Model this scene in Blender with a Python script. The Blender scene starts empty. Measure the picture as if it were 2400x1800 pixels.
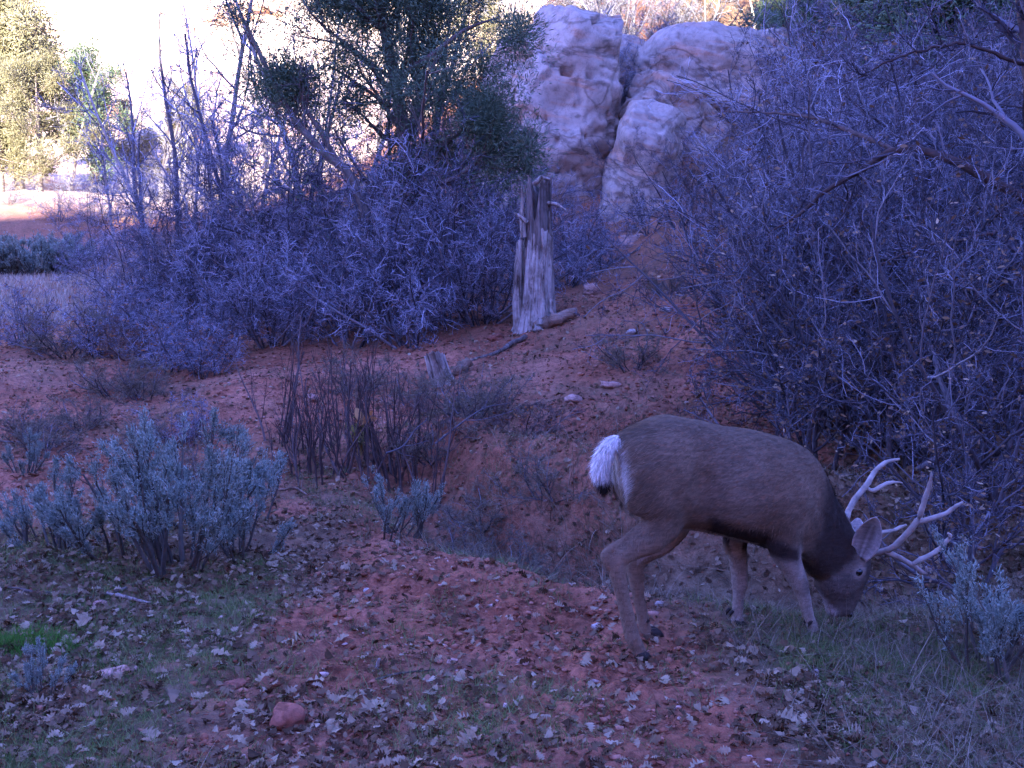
import bpy, bmesh, math, random
import numpy as np
from mathutils import Vector, Matrix

# ------------------------------------------------------------------ camera, sky, sun, exposure
scene = bpy.context.scene
COL = scene.collection
F = 2573.0                      # focal length in photo pixels (2400 wide)
CAMZ = 1.6
PITCH = math.atan(280.0 / F)
cam = bpy.data.cameras.new("camera")
cam.sensor_fit = 'HORIZONTAL'
cam.sensor_width = 36.0
cam.lens = 36.0 * F / 2400.0
cam.clip_start = 0.05
cam.clip_end = 1000.0
camo = bpy.data.objects.new("camera", cam)
COL.objects.link(camo)
camo.location = (0, 0, CAMZ)
camo.rotation_euler = (math.pi / 2 - PITCH, 0, 0)
scene.camera = camo

SUN_EL = math.radians(18.0)
SUN_TRAVEL = Vector((0.22, 1.0, 0)).normalized()          # light travels this way over the ground
world = bpy.data.worlds.new("World")
scene.world = world
world.use_nodes = True
wn = world.node_tree
for n in list(wn.nodes):
    wn.nodes.remove(n)
wo = wn.nodes.new("ShaderNodeOutputWorld")
bg = wn.nodes.new("ShaderNodeBackground")
sky = wn.nodes.new("ShaderNodeTexSky")
sky.sky_type = 'NISHITA'
sky.sun_disc = False
sky.sun_elevation = SUN_EL
# the sun stands opposite to its travel direction
az = math.atan2(-SUN_TRAVEL.x, -SUN_TRAVEL.y)
sky.sun_rotation = az
sky.altitude = 1500
sky.air_density = 1.0
sky.dust_density = 0.2
sky.ozone_density = 4.0
bg.inputs['Strength'].default_value = 0.15
tint = wn.nodes.new("ShaderNodeMix")          # the clear late-autumn sky leans to violet
tint.data_type = 'RGBA'
tint.blend_type = 'MULTIPLY'
tint.inputs[0].default_value = 1.0
tint.inputs[7].default_value = (1.0, 0.76, 1.45, 1)
wn.links.new(sky.outputs[0], tint.inputs[6])
wn.links.new(tint.outputs[2], bg.inputs[0])
wn.links.new(bg.outputs[0], wo.inputs[0])

sl = bpy.data.lights.new("sun", 'SUN')
sl.energy = 4.0
sl.angle = math.radians(0.5)
sl.color = (1.0, 0.86, 0.66)
so = bpy.data.objects.new("sun", sl)
COL.objects.link(so)
sd = Vector((SUN_TRAVEL.x * math.cos(SUN_EL), SUN_TRAVEL.y * math.cos(SUN_EL), -math.sin(SUN_EL)))
so.rotation_euler = sd.to_track_quat('-Z', 'Y').to_euler()
so.location = (-20, -60, 60)

vs = scene.view_settings
vs.view_transform = 'Standard'
vs.look = 'None'
vs.gamma = 1
vs.use_curve_mapping = False
vs.exposure = 3.3
scene.cycles.max_bounces = 6
scene.cycles.diffuse_bounces = 3
scene.cycles.use_denoising = True

# ------------------------------------------------------------------ helpers
rng = np.random.default_rng(7)


def nrm(a):
    return a / np.maximum(np.linalg.norm(a, axis=-1, keepdims=True), 1e-9)


def hash3(ix, iy, iz, seed):
    h = (ix.astype(np.int64) * 374761393 + iy.astype(np.int64) * 668265263
         + iz.astype(np.int64) * 2147483647 + seed * 974634777) & 0xFFFFFFFF
    h = ((h ^ (h >> 13)) * 1274126177) & 0xFFFFFFFF
    h = ((h ^ (h >> 16)) * 2246822519) & 0xFFFFFFFF
    h = h ^ (h >> 15)
    return (h & 0xFFFFFF) / float(0xFFFFFF) * 2 - 1


def vnoise(p, seed=0):
    p = np.asarray(p, float)
    i = np.floor(p).astype(np.int64)
    f = p - i
    f = f * f * f * (f * (f * 6 - 15) + 10)
    r = 0
    for dx in (0, 1):
        wx = f[..., 0] if dx else 1 - f[..., 0]
        for dy in (0, 1):
            wy = f[..., 1] if dy else 1 - f[..., 1]
            for dz in (0, 1):
                wz = f[..., 2] if dz else 1 - f[..., 2]
                r = r + wx * wy * wz * hash3(i[..., 0] + dx, i[..., 1] + dy, i[..., 2] + dz, seed)
    return r


def fbm(p, oct=4, seed=0, gain=0.5):
    p = np.asarray(p, float)
    a, s, r = 1.0, 1.0, 0
    for o in range(oct):
        r = r + a * vnoise(p * s + o * 17.3, seed + o)
        a *= gain
        s *= 2.03
    return r


def sm(a, b, x):
    t = np.clip((x - a) / (b - a), 0, 1)
    return t * t * (3 - 2 * t)


def xy0(x, y):
    return np.stack([x, y, np.zeros_like(x)], -1)


def ray(u, v):
    X = (u - 1200.0) / F
    Yv = (900.0 - v) / F
    c, s = math.cos(PITCH), math.sin(PITCH)
    return np.array([X, c + Yv * s, -s + Yv * c])


def px(u, v, d):
    """World point on the line of sight of photo pixel (u, v) at ground distance d."""
    r = ray(u, v)
    return np.array([0, 0, CAMZ]) + r * (d / r[1])


def ux(u, d):
    return (u - 1200.0) / F * d * 1.0


def make_mesh(name, V, faces, mat, parent=None, smooth=False, col=None):
    me = bpy.data.meshes.new(name)
    V = np.ascontiguousarray(V, np.float32)
    me.vertices.add(len(V))
    me.vertices.foreach_set('co', V.ravel())
    if not isinstance(faces, list):
        faces = [faces]
    loops = np.concatenate([f.ravel() for f in faces]).astype(np.int32)
    sizes = np.concatenate([np.full(len(f), f.shape[1], np.int32) for f in faces])
    starts = np.concatenate([[0], np.cumsum(sizes)[:-1]]).astype(np.int32)
    me.loops.add(len(loops))
    me.loops.foreach_set('vertex_index', loops)
    me.polygons.add(len(sizes))
    me.polygons.foreach_set('loop_start', starts)
    me.polygons.foreach_set('loop_total', sizes)
    if smooth:
        me.polygons.foreach_set('use_smooth', np.ones(len(sizes), bool))
    if col is not None:
        ca = me.color_attributes.new("coat", 'FLOAT_COLOR', 'POINT')
        c4 = np.ones((len(V), 4), np.float32)
        c4[:, :3] = col
        ca.data.foreach_set('color', c4.ravel())
    me.update(calc_edges=True)
    if mat:
        me.materials.append(mat)
    return link(name, me, parent)


def link(name, me, parent=None):
    o = bpy.data.objects.new(name, me)
    COL.objects.link(o)
    if parent is not None:
        o.parent = parent
    return o


def tag(o, label=None, cat=None, group=None, kind=None):
    if label:
        o['label'] = label
    if cat:
        o['category'] = cat
    if group:
        o['group'] = group
    if kind:
        o['kind'] = kind
    return o


def thing(name, label, cat, loc=(0, 0, 0), rz=0.0, s=1.0, group=None, tilt=(0, 0)):
    o = bpy.data.objects.new(name, None)
    COL.objects.link(o)
    o.empty_display_size = 0.1
    o.location = loc
    o.rotation_euler = (tilt[0], tilt[1], rz)
    o.scale = (s, s, s) if not hasattr(s, '__len__') else s
    return tag(o, label, cat, group)


def tubes(P, R, n=3, cap=False):
    """P (m,k,3) polylines, R (m,k) radii -> verts, quads"""
    m, k, _ = P.shape
    T = np.gradient(P, axis=1)
    T = nrm(T)
    ref = np.where(np.abs(T[..., 2:3]) > 0.9, np.array([1.0, 0, 0]), np.array([0, 0, 1.0]))
    A = nrm(np.cross(T, ref))
    B = np.cross(T, A)
    ang = np.arange(n) * 2 * np.pi / n
    V = P[:, :, None, :] + R[:, :, None, None] * (A[:, :, None, :] * np.cos(ang)[:, None] + B[:, :, None, :] * np.sin(ang)[:, None])
    idx = np.arange(m * k * n).reshape(m, k, n)
    a = idx[:, :-1, :]
    b = np.roll(a, -1, axis=2)
    c = idx[:, 1:, :]
    d = np.roll(c, -1, axis=2)
    Q = np.stack([a, b, d, c], -1).reshape(-1, 4)
    return V.reshape(-1, 3), Q


class MB:
    def __init__(self):
        self.V, self.F, self.n = [], [], 0

    def add(self, V, *Fs):
        for f in Fs:
            self.F.append(f + self.n)
        self.V.append(V)
        self.n += len(V)
        return self

    def tube(self, P, R, n=3):
        V, Q = tubes(np.asarray(P, float), np.asarray(R, float), n)
        return self.add(V, Q)

    def build(self, name, mat, parent=None, smooth=False, col=None):
        return make_mesh(name, np.concatenate(self.V), self.F, mat, parent, smooth, col)


def walk(rg, start, d, L, k, wig, trop):
    m = len(start)
    P = np.empty((m, k, 3))
    P[:, 0] = start
    d = nrm(d)
    step = (L / (k - 1))[:, None]
    for i in range(1, k):
        d = nrm(d + wig * rg.normal(size=(m, 3)) + trop)
        P[:, i] = P[:, i - 1] + d * step
    return P


def grow(rg, P, R, n, t0, t1, ang, lf, k, wig, trop=(0, 0, 0.05), rf=0.6, rmin=0.0015, taper=0.35):
    m, kk, _ = P.shape
    pi = np.repeat(np.arange(m), n)
    N = len(pi)
    t = rg.uniform(t0, t1, N)
    x = t * (kk - 1)
    i = np.minimum(x.astype(int), kk - 2)
    f = (x - i)[:, None]
    st = P[pi, i] * (1 - f) + P[pi, i + 1] * f
    tan = nrm(P[pi, i + 1] - P[pi, i])
    pl = np.linalg.norm(np.diff(P, axis=1), axis=2).sum(1)[pi]
    L = lf * pl * rg.uniform(0.5, 1.25, N) * (1.1 - 0.5 * t)
    pr = R[pi, i] * (1 - f[:, 0]) + R[pi, i + 1] * f[:, 0]
    perp = nrm(np.cross(tan, rg.normal(size=(N, 3))))
    a = np.clip(rg.normal(ang, 0.28, N), 0.15, 1.7)[:, None]
    d = np.cos(a) * tan + np.sin(a) * perp
    Pc = walk(rg, st, d, L, k, wig, np.asarray(trop))
    r0 = np.maximum(pr * rf, rmin)
    Rc = r0[:, None] * np.linspace(1, taper, k)[None]
    return Pc, np.maximum(Rc, rmin * 0.7)


# ------------------------------------------------------------------ materials
def new_mat(name):
    m = bpy.data.materials.new(name)
    m.use_nodes = True
    nt = m.node_tree
    for n in list(nt.nodes):
        nt.nodes.remove(n)
    out = nt.nodes.new('ShaderNodeOutputMaterial')
    b = nt.nodes.new('ShaderNodeBsdfPrincipled')
    b.inputs['Roughness'].default_value = 0.9
    b.inputs['Specular IOR Level'].default_value = 0.15
    nt.links.new(b.outputs[0], out.inputs[0])
    return m, nt, b, out


def ramp(nt, fac, stops):
    r = nt.nodes.new('ShaderNodeValToRGB')
    e = r.color_ramp.elements
    while len(e) < len(stops):
        e.new(0.5)
    for k, (p, c) in enumerate(stops):
        e[k].position = p
        e[k].color = (*c, 1)
    nt.links.new(fac, r.inputs[0])
    return r.outputs[0]


def noise(nt, scale, detail=6, rough=0.6, vec=None, dist=0.0):
    n = nt.nodes.new('ShaderNodeTexNoise')
    n.inputs['Scale'].default_value = scale
    n.inputs['Detail'].default_value = detail
    n.inputs['Roughness'].default_value = rough
    n.inputs['Distortion'].default_value = dist
    if vec is not None:
        nt.links.new(vec, n.inputs['Vector'])
    return n.outputs['Fac']


def mixc(nt, fac, a, b, mode='MIX'):
    m = nt.nodes.new('ShaderNodeMix')
    m.data_type = 'RGBA'
    m.blend_type = mode
    for s, v in ((0, fac), (6, a), (7, b)):
        if isinstance(v, (float, int)):
            m.inputs[s].default_value = v
        elif isinstance(v, tuple):
            m.inputs[s].default_value = (*v, 1)
        else:
            nt.links.new(v, m.inputs[s])
    return m.outputs[2]


def bump(nt, b, h, strength=0.5, dist=0.02):
    n = nt.nodes.new('ShaderNodeBump')
    n.inputs['Strength'].default_value = strength
    n.inputs['Distance'].default_value = dist
    nt.links.new(h, n.inputs['Height'])
    nt.links.new(n.outputs[0], b.inputs['Normal'])


def coords(nt, kind='Object', scale=None):
    t = nt.nodes.new('ShaderNodeTexCoord')
    o = t.outputs[kind]
    if scale:
        mp = nt.nodes.new('ShaderNodeMapping')
        mp.inputs['Scale'].default_value = scale
        nt.links.new(o, mp.inputs[0])
        o = mp.outputs[0]
    return o


def island_mat(name, stops, rough=0.9, noise_scale=None, transl=0.0):
    """Colour varies from twig to twig, leaf to leaf."""
    m, nt, b, out = new_mat(name)
    g = nt.nodes.new('ShaderNodeNewGeometry')
    c = ramp(nt, g.outputs['Random Per Island'], stops)
    if noise_scale:
        f = noise(nt, noise_scale, 4, 0.6, coords(nt))
        c = mixc(nt, 0.6, c, ramp(nt, f, [(0.3, (0.45, 0.45, 0.45)), (0.7, (1.3, 1.3, 1.3))]), 'MULTIPLY')
    nt.links.new(c, b.inputs['Base Color'])
    b.inputs['Roughness'].default_value = rough
    if transl:
        t = nt.nodes.new('ShaderNodeBsdfTranslucent')
        nt.links.new(c, t.inputs[0])
        mx = nt.nodes.new('ShaderNodeMixShader')
        mx.inputs[0].default_value = transl
        nt.links.new(b.outputs[0], mx.inputs[1])
        nt.links.new(t.outputs[0], mx.inputs[2])
        nt.links.new(mx.outputs[0], out.inputs[0])
    return m


M = {}
M['oak_bark'] = island_mat('oak_bark', [(0, (0.05, 0.044, 0.05)), (0.6, (0.12, 0.11, 0.12)), (1, (0.26, 0.25, 0.27))], noise_scale=30)
M['oak_twig'] = island_mat('oak_twig', [(0, (0.03, 0.028, 0.036)), (0.4, (0.15, 0.15, 0.19)), (0.8, (0.36, 0.37, 0.45)), (1, (0.56, 0.57, 0.66))])  # grey bark; the blue of the shade is mixed into these twig colours
M['brush_twig'] = island_mat('brush_twig', [(0, (0.03, 0.028, 0.036)), (0.4, (0.155, 0.155, 0.195)), (0.8, (0.36, 0.36, 0.44)), (1, (0.54, 0.54, 0.63))])
M['shade_dark_twig'] = island_mat('shade_dark_twig', [(0, (0.025, 0.023, 0.03)), (0.6, (0.085, 0.083, 0.105)), (1, (0.27, 0.27, 0.32))])  # darker twig copy: variety, plus thicket shade and dim right edge as colour
M['weed_twig'] = island_mat('weed_twig', [(0, (0.08, 0.065, 0.04)), (0.6, (0.19, 0.16, 0.11)), (1, (0.36, 0.31, 0.23))])
M['red_twig'] = island_mat('red_twig', [(0, (0.09, 0.055, 0.05)), (0.6, (0.15, 0.10, 0.085)), (1, (0.26, 0.2, 0.17))])
M['dark_stem'] = island_mat('dark_stem', [(0, (0.045, 0.03, 0.028)), (0.7, (0.085, 0.06, 0.055)), (1, (0.17, 0.13, 0.12))], noise_scale=25)
M['sage_stem'] = island_mat('sage_stem', [(0, (0.05, 0.045, 0.038)), (1, (0.13, 0.12, 0.10))], noise_scale=40)
M['sage_leaf'] = island_mat('sage_leaf', [(0, (0.13, 0.17, 0.14)), (0.6, (0.24, 0.30, 0.25)), (1, (0.37, 0.43, 0.38))], transl=0.15)
M['juniper_leaf'] = island_mat('juniper_leaf', [(0, (0.08, 0.13, 0.075)), (0.6, (0.16, 0.235, 0.14)), (1, (0.25, 0.33, 0.21))], transl=0.35)
M['pinyon_leaf'] = island_mat('pinyon_leaf', [(0, (0.15, 0.15, 0.08)), (0.6, (0.28, 0.27, 0.16)), (1, (0.44, 0.42, 0.28))], transl=0.3)
M['juniper_bark'] = island_mat('juniper_bark', [(0, (0.12, 0.10, 0.09)), (1, (0.20, 0.17, 0.15))], noise_scale=14)
M['pale_bark'] = island_mat('pale_bark', [(0, (0.30, 0.27, 0.24)), (1, (0.5, 0.46, 0.42))], noise_scale=10)
M['dead_leaf'] = island_mat('dead_leaf', [(0, (0.06, 0.034, 0.018)), (0.4, (0.14, 0.085, 0.048)), (0.8, (0.25, 0.17, 0.105)), (1, (0.42, 0.33, 0.22))], transl=0.12)
M['orange_leaf'] = island_mat('orange_leaf', [(0, (0.20, 0.08, 0.03)), (0.6, (0.36, 0.15, 0.05)), (1, (0.42, 0.24, 0.10))], transl=0.15)
M['pale_leaf'] = island_mat('pale_leaf', [(0, (0.24, 0.17, 0.10)), (1, (0.44, 0.34, 0.22))], noise_scale=60, transl=0.1)
M['grass'] = island_mat('grass', [(0, (0.06, 0.10, 0.025)), (0.5, (0.11, 0.17, 0.05)), (1, (0.24, 0.25, 0.11))], transl=0.2)
M['bright_grass'] = island_mat('bright_grass', [(0, (0.04, 0.12, 0.015)), (1, (0.09, 0.24, 0.04))], transl=0.3)
M['meadow_grass'] = island_mat('meadow_grass', [(0, (0.22, 0.18, 0.13)), (0.6, (0.40, 0.34, 0.27)), (1, (0.58, 0.52, 0.43))], transl=0.1)
M['dry_grass'] = island_mat('dry_grass', [(0, (0.07, 0.055, 0.035)), (0.6, (0.15, 0.12, 0.08)), (1, (0.3, 0.25, 0.18))], transl=0.1)


def soil_mat(name, far=False):
    m, nt, b, out = new_mat(name)
    co = coords(nt)
    n1 = noise(nt, 1.1, 8, 0.62, co)
    n2 = noise(nt, 22, 6, 0.7, co)
    red = ramp(nt, n1, [(0.28, (0.24, 0.08, 0.042)), (0.5, (0.37, 0.14, 0.08)), (0.75, (0.50, 0.235, 0.15))])
    fine = ramp(nt, n2, [(0.34, (0.28, 0.25, 0.26)), (0.5, (0.95, 0.95, 0.95)), (0.72, (1.5, 1.5, 1.5))])
    red = mixc(nt, 0.8, red, fine, 'MULTIPLY')
    n3 = noise(nt, 6, 8, 0.8, co, 0.8)
    red = mixc(nt, 1.0, red, ramp(nt, n3, [(0.36, (0.45, 0.38, 0.38)), (0.48, (1, 1, 1))]), 'MULTIPLY')
    lit = ramp(nt, noise(nt, 9, 8, 0.75, co, 0.6), [(0.3, (0.05, 0.035, 0.022)), (0.48, (0.16, 0.11, 0.065)), (0.62, (0.26, 0.18, 0.11)), (0.8, (0.40, 0.28, 0.19))])
    at = nt.nodes.new('ShaderNodeAttribute')
    at.attribute_name = 'coat'
    sep = nt.nodes.new('ShaderNodeSeparateColor')
    nt.links.new(at.outputs['Color'], sep.inputs[0])
    c = mixc(nt, sep.outputs[0], red, lit)
    sun_washed = ramp(nt, noise(nt, 0.35, 8, 0.65, co), [(0.35, (0.42, 0.20, 0.12)), (0.47, (0.55, 0.42, 0.33)), (0.7, (0.62, 0.52, 0.43))])  # paler far soil with red patches: the sun's washed-out glare put into colour
    c = mixc(nt, sep.outputs[1], c, sun_washed)
    nt.links.new(c, b.inputs['Base Color'])
    h = mixc(nt, 0.5, noise(nt, 14, 8, 0.7, co), noise(nt, 60, 4, 0.7, co))
    bump(nt, b, h, 0.9, 0.05)
    return m


M['soil'] = soil_mat('red_soil')


def rock_mat(name, pale, tint, scale=1.0, dark=0.25):
    m, nt, b, out = new_mat(name)
    co = coords(nt)
    st = coords(nt, scale=(0.6, 0.6, 2.6))
    n1 = noise(nt, 0.9 * scale, 8, 0.6, st, 0.8)
    n2 = noise(nt, 6 * scale, 8, 0.7, co)
    c = ramp(nt, n1, [(0.36, tint), (0.47, pale), (0.62, tuple(min(1, x * 1.15) for x in pale)), (0.72, tint)])
    c = mixc(nt, 0.8, c, ramp(nt, n2, [(0.3, (dark + .2,) * 3), (0.5, (0.95,) * 3), (0.75, (1.2,) * 3)]), 'MULTIPLY')
    bedding = coords(nt, scale=(0.45, 0.45, 1.25))
    f1 = noise(nt, 0.8 * scale, 7, 0.55, bedding, 0.9)
    cr = ramp(nt, f1, [(0.478, (1, 1, 1)), (0.496, (0.16, 0.12, 0.10)), (0.504, (0.16, 0.12, 0.10)), (0.53, (1, 1, 1))])
    c = mixc(nt, 0.5, c, cr, 'MULTIPLY')
    f2 = noise(nt, 2.6 * scale, 7, 0.65, coords(nt, scale=(1.0, 1.0, 0.7)), 0.8)
    cr = ramp(nt, f2, [(0.485, (1, 1, 1)), (0.499, (0.3, 0.25, 0.22)), (0.501, (0.3, 0.25, 0.22)), (0.515, (1, 1, 1))])
    c = mixc(nt, 0.35, c, cr, 'MULTIPLY')
    nt.links.new(c, b.inputs['Base Color'])
    bump(nt, b, mixc(nt, 0.4, n2, noise(nt, 25 * scale, 6, 0.7, st)), 0.5, 0.04 / scale)
    return m


M['sandstone'] = rock_mat('pale_sandstone', (0.38, 0.305, 0.255), (0.43, 0.25, 0.17), 1.0)
M['cliff'] = rock_mat('canyon_sandstone', (0.60, 0.50, 0.40), (0.50, 0.33, 0.22), 0.12)
M['red_stone'] = rock_mat('red_stone', (0.27, 0.105, 0.07), (0.20, 0.07, 0.045), 8.0)
M['pink_stone'] = rock_mat('pink_stone', (0.46, 0.28, 0.22), (0.38, 0.19, 0.13), 8.0)
M['white_stone'] = rock_mat('white_stone', (0.44, 0.38, 0.34), (0.36, 0.28, 0.23), 10.0)


def wood_mat(name, stops, scale=(10, 10, 1.1)):
    m, nt, b, out = new_mat(name)
    st = coords(nt, scale=scale)
    n1 = noise(nt, 1.6, 9, 0.72, st, 1.1)
    c = ramp(nt, n1, stops)
    c = mixc(nt, 0.8, c, ramp(nt, noise(nt, 4.5, 6, 0.65, coords(nt)), [(0.36, (0.4, 0.34, 0.3)), (0.52, (1, 1, 1)), (0.7, (1.15, 1.15, 1.15))]), 'MULTIPLY')
    nt.links.new(c, b.inputs['Base Color'])
    bump(nt, b, n1, 0.9, 0.03)
    return m


M['grey_wood'] = wood_mat('weathered_wood', [(0.36, (0.05, 0.035, 0.028)), (0.44, (0.24, 0.195, 0.165)), (0.54, (0.44, 0.385, 0.34)), (0.8, (0.56, 0.50, 0.45))])
M['dark_wood'] = wood_mat('rotten_wood', [(0.3, (0.035, 0.025, 0.02)), (0.5, (0.15, 0.12, 0.105)), (0.7, (0.28, 0.245, 0.23))])
M['log_wood'] = wood_mat('log_wood', [(0.3, (0.10, 0.06, 0.04)), (0.5, (0.26, 0.17, 0.12)), (0.75, (0.42, 0.33, 0.27))], scale=(2, 14, 14))


def coat_mat(name):
    m, nt, b, out = new_mat(name)
    at = nt.nodes.new('ShaderNodeAttribute')
    at.attribute_name = 'coat'
    st = coords(nt, scale=(14, 30, 50))
    f = noise(nt, 1.5, 8, 0.75, st, 0.5)
    c = mixc(nt, 0.8, at.outputs['Color'], ramp(nt, f, [(0.32, (0.45,) * 3), (0.5, (1.0,) * 3), (0.68, (1.5,) * 3)]), 'MULTIPLY')
    nt.links.new(c, b.inputs['Base Color'])
    b.inputs['Roughness'].default_value = 0.8
    bump(nt, b, f, 0.4, 0.01)
    return m


M['coat'] = coat_mat('deer_coat')


def fur_mat(name):
    m, nt, b, out = new_mat(name)
    at = nt.nodes.new('ShaderNodeAttribute')
    at.attribute_name = 'coat'
    g = nt.nodes.new('ShaderNodeNewGeometry')
    c = mixc(nt, 0.7, at.outputs['Color'], ramp(nt, g.outputs['Random Per Island'], [(0, (0.4,) * 3), (0.6, (1.0,) * 3), (1, (1.9,) * 3)]), 'MULTIPLY')
    nt.links.new(c, b.inputs['Base Color'])
    return m


M['fur'] = fur_mat('deer_fur')
m, nt, b, out = new_mat('antler_bone')
co = coords(nt)
c = ramp(nt, noise(nt, 12, 6, 0.6, co), [(0.3, (0.15, 0.12, 0.10)), (0.62, (0.38, 0.34, 0.30))])
nt.links.new(c, b.inputs['Base Color'])
b.inputs['Roughness'].default_value = 0.55
M['antler'] = m
m, nt, b, out = new_mat('hoof_horn')
b.inputs['Base Color'].default_value = (0.03, 0.025, 0.022, 1)
b.inputs['Roughness'].default_value = 0.5
M['hoof'] = m
m, nt, b, out = new_mat('wet_black')
b.inputs['Base Color'].default_value = (0.01, 0.008, 0.008, 1)
b.inputs['Roughness'].default_value = 0.12
b.inputs['Specular IOR Level'].default_value = 0.5
M['eye'] = m

# ------------------------------------------------------------------ ground
CT = []


def cp(u, v, d):
    p = px(u, v, d)
    CT.append(p)


for yy in (-4, -1, 1.5, 3, 4.5, 6):
    for xx in (-5, -2.5, 0, 2.5, 5):
        CT.append(np.array([xx, yy, 0.0 + (0.05 * (yy > 5)) + (0.25 if (xx > 4 and yy > 3) else 0)]))
for yy, zz in ((-14, 1.0), (-30, 3.0)):
    for xx in (-40, -12, 12, 40):
        CT.append(np.array([xx, yy, zz]))
for u, v, d in ((100, 1100, 8.6), (400, 1100, 8.5), (100, 950, 11), (100, 800, 15.5), (450, 800, 15), (100, 660, 28), (500, 640, 30),
                (100, 620, 34), (750, 1150, 8), (600, 900, 11), (800, 860, 12), (1030, 872, 11.2), (1000, 1000, 9.5),
                (1265, 762, 13), (1500, 690, 14), (1700, 645, 15), (1300, 900, 10.5), (1500, 900, 10), (1400, 1050, 8.3),
                (1600, 980, 8.8), (1250, 1150, 7.5), (1900, 720, 11.5), (2200, 950, 8.0), (2300, 520, 13), (2000, 500, 16),
                (1740, 480, 18), (1400, 570, 22), (1000, 700, 18), (1350, 630, 19.5), (2400, 300, 20), (700, 700, 20),
                (1950, 1250, 6.0), (2300, 1200, 6.2), (2400, 1450, 4.9),
                (1300, 95, 29), (1500, 95, 29.5), (1800, 80, 30), (2200, 60, 30), (1050, 330, 36), (0, 480, 42), (300, 460, 46),
                (1300, -30, 37), (1500, -60, 36), (1800, -110, 36), (2200, -130, 34), (600, 420, 48), (850, 380, 46), (0, 300, 66), (400, 280, 66), (900, 250, 64), (-400, 480, 46), (-400, 640, 24), (-300, 900, 11)):
    cp(u, v, d)
for xx in (-70, -30, 0, 35, 70):
    CT.append(np.array([xx, 80, 14.0]))
    CT.append(np.array([xx, 130, 22.0]))
for yy, zz in ((10, 3.0), (25, 7.0), (50, 10)):
    CT.append(np.array([22.0 + yy * .5, yy, zz]))
    CT.append(np.array([-20.0 - yy * .6, yy, zz * 0.35]))
CT = np.array(CT)


def _rbf_fit(C):
    n = len(C)
    K = np.linalg.norm(C[:, None, :2] - C[None, :, :2], axis=2) + np.eye(n) * 0.12 * -1
    Pm = np.c_[np.ones(n), C[:, :2]]
    A = np.block([[K, Pm], [Pm.T, np.zeros((3, 3))]])
    return np.linalg.solve(A, np.r_[C[:, 2], 0, 0, 0])


RW = _rbf_fit(CT)
GUL = np.array([(-1.2, 8.6), (-0.55, 7.5), (0.15, 6.7), (0.75, 6.0), (1.5, 5.7), (2.6, 5.9)])


def seg_dist(x, y, L):
    best = np.full(np.shape(x), 1e9)
    side = np.zeros(np.shape(x))
    for a, b in zip(L[:-1], L[1:]):
        dx, dy = b - a
        t = np.clip(((x - a[0]) * dx + (y - a[1]) * dy) / (dx * dx + dy * dy), 0, 1)
        qx, qy = x - (a[0] + t * dx), y - (a[1] + t * dy)
        d = np.hypot(qx, qy)
        s = np.sign(dx * qy - dy * qx)
        side = np.where(d < best, s, side)
        best = np.minimum(best, d)
    return best, side


def gz(x, y):
    x = np.atleast_1d(np.asarray(x, float))
    y = np.atleast_1d(np.asarray(y, float))
    z = RW[-3] + RW[-2] * x + RW[-1] * y
    for i in range(len(CT)):
        z = z + RW[i] * np.sqrt((x - CT[i, 0]) ** 2 + (y - CT[i, 1]) ** 2 + 0.15)
    d, s = seg_dist(x, y, GUL)
    end = np.clip((x + 1.2) / 0.8, 0, 1) * np.clip((2.9 - x) / 1.2, 0, 1)
    far = np.where(s > 0, 0.28, 0.55)
    z = z - 0.42 * end * np.exp(-(d / far) ** 2) + 0.30 * end * np.where(s > 0, np.exp(-((d - 0.62) / 0.30) ** 2), 0)
    p = xy0(x, y)
    near = np.clip(1 - (y - 20) / 30, 0.25, 1)
    z = z + 0.045 * fbm(p * 1.1, 3, 3) * np.clip((np.abs(y) + 1) / 6, 0.35, 1.6)
    z = z + 0.016 * fbm(p * 5.5, 3, 11, 0.6) * near
    far_h = np.clip((y - 36) / 20, 0, 1)
    z = z + far_h * 1.3 * fbm(p * 0.12, 4, 21)
    return z


def g1(x, y):
    return float(gz(x, y)[0])


def gp(u, v, dmin=2.0, dmax=70.0):
    """Where the line of sight of a photo pixel meets the ground."""
    ds = np.geomspace(dmin, dmax, 400)
    r = ray(u, v)
    X = r[0] / r[1] * ds
    Z = CAMZ + r[2] / r[1] * ds
    below = Z < gz(X, ds)
    i = int(np.argmax(below)) if below.any() else 399
    d = ds[i]
    return np.array([X[i], d, g1(X[i], d)])


def gu(u, d):
    x = ux(u, d)
    return np.array([x, d, g1(x, d)])


def to_uv(x, y, z):
    c, s = math.cos(PITCH), math.sin(PITCH)
    zz = z - CAMZ
    dep = y * c - zz * s
    dep = np.maximum(dep, 0.05)
    up = y * s + zz * c
    return 1200 + F * x / dep, 900 - F * up / dep


def cover(x, y):
    """1 = dark litter and grassy earth, 0 = bare red soil (where the bare track and slope lie on the ground)."""
    p = xy0(x, y)
    n = fbm(p * 0.9, 4, 31) * 0.55
    n2 = fbm(p * 4.0, 3, 35) * 0.35
    left = sm(-0.75, -1.25, x + 0.45 * n + 0.12 * (y - 5)) * sm(7.6, 6.4, y + n)
    right = sm(0.45, 1.0, x + 0.3 * n - 0.1 * (5 - y)) * sm(7.5, 6.0, y)
    front = 0.32 * sm(4.2, 3.5, y + n) * sm(0.5, -0.3, x)
    back = 0.35 * sm(12, 16, y)
    rightslope = sm(1.6, 3.2, x - 0.08 * (y - 7) + n) * 0.85
    leftmid = 0.35 * sm(-0.05, 0.4, n) * (y > 6)
    c = np.maximum.reduce([left * 0.85, right * 0.9, front, back, rightslope, leftmid])
    return np.clip(c + n2 * 0.6, 0, 1)


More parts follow.
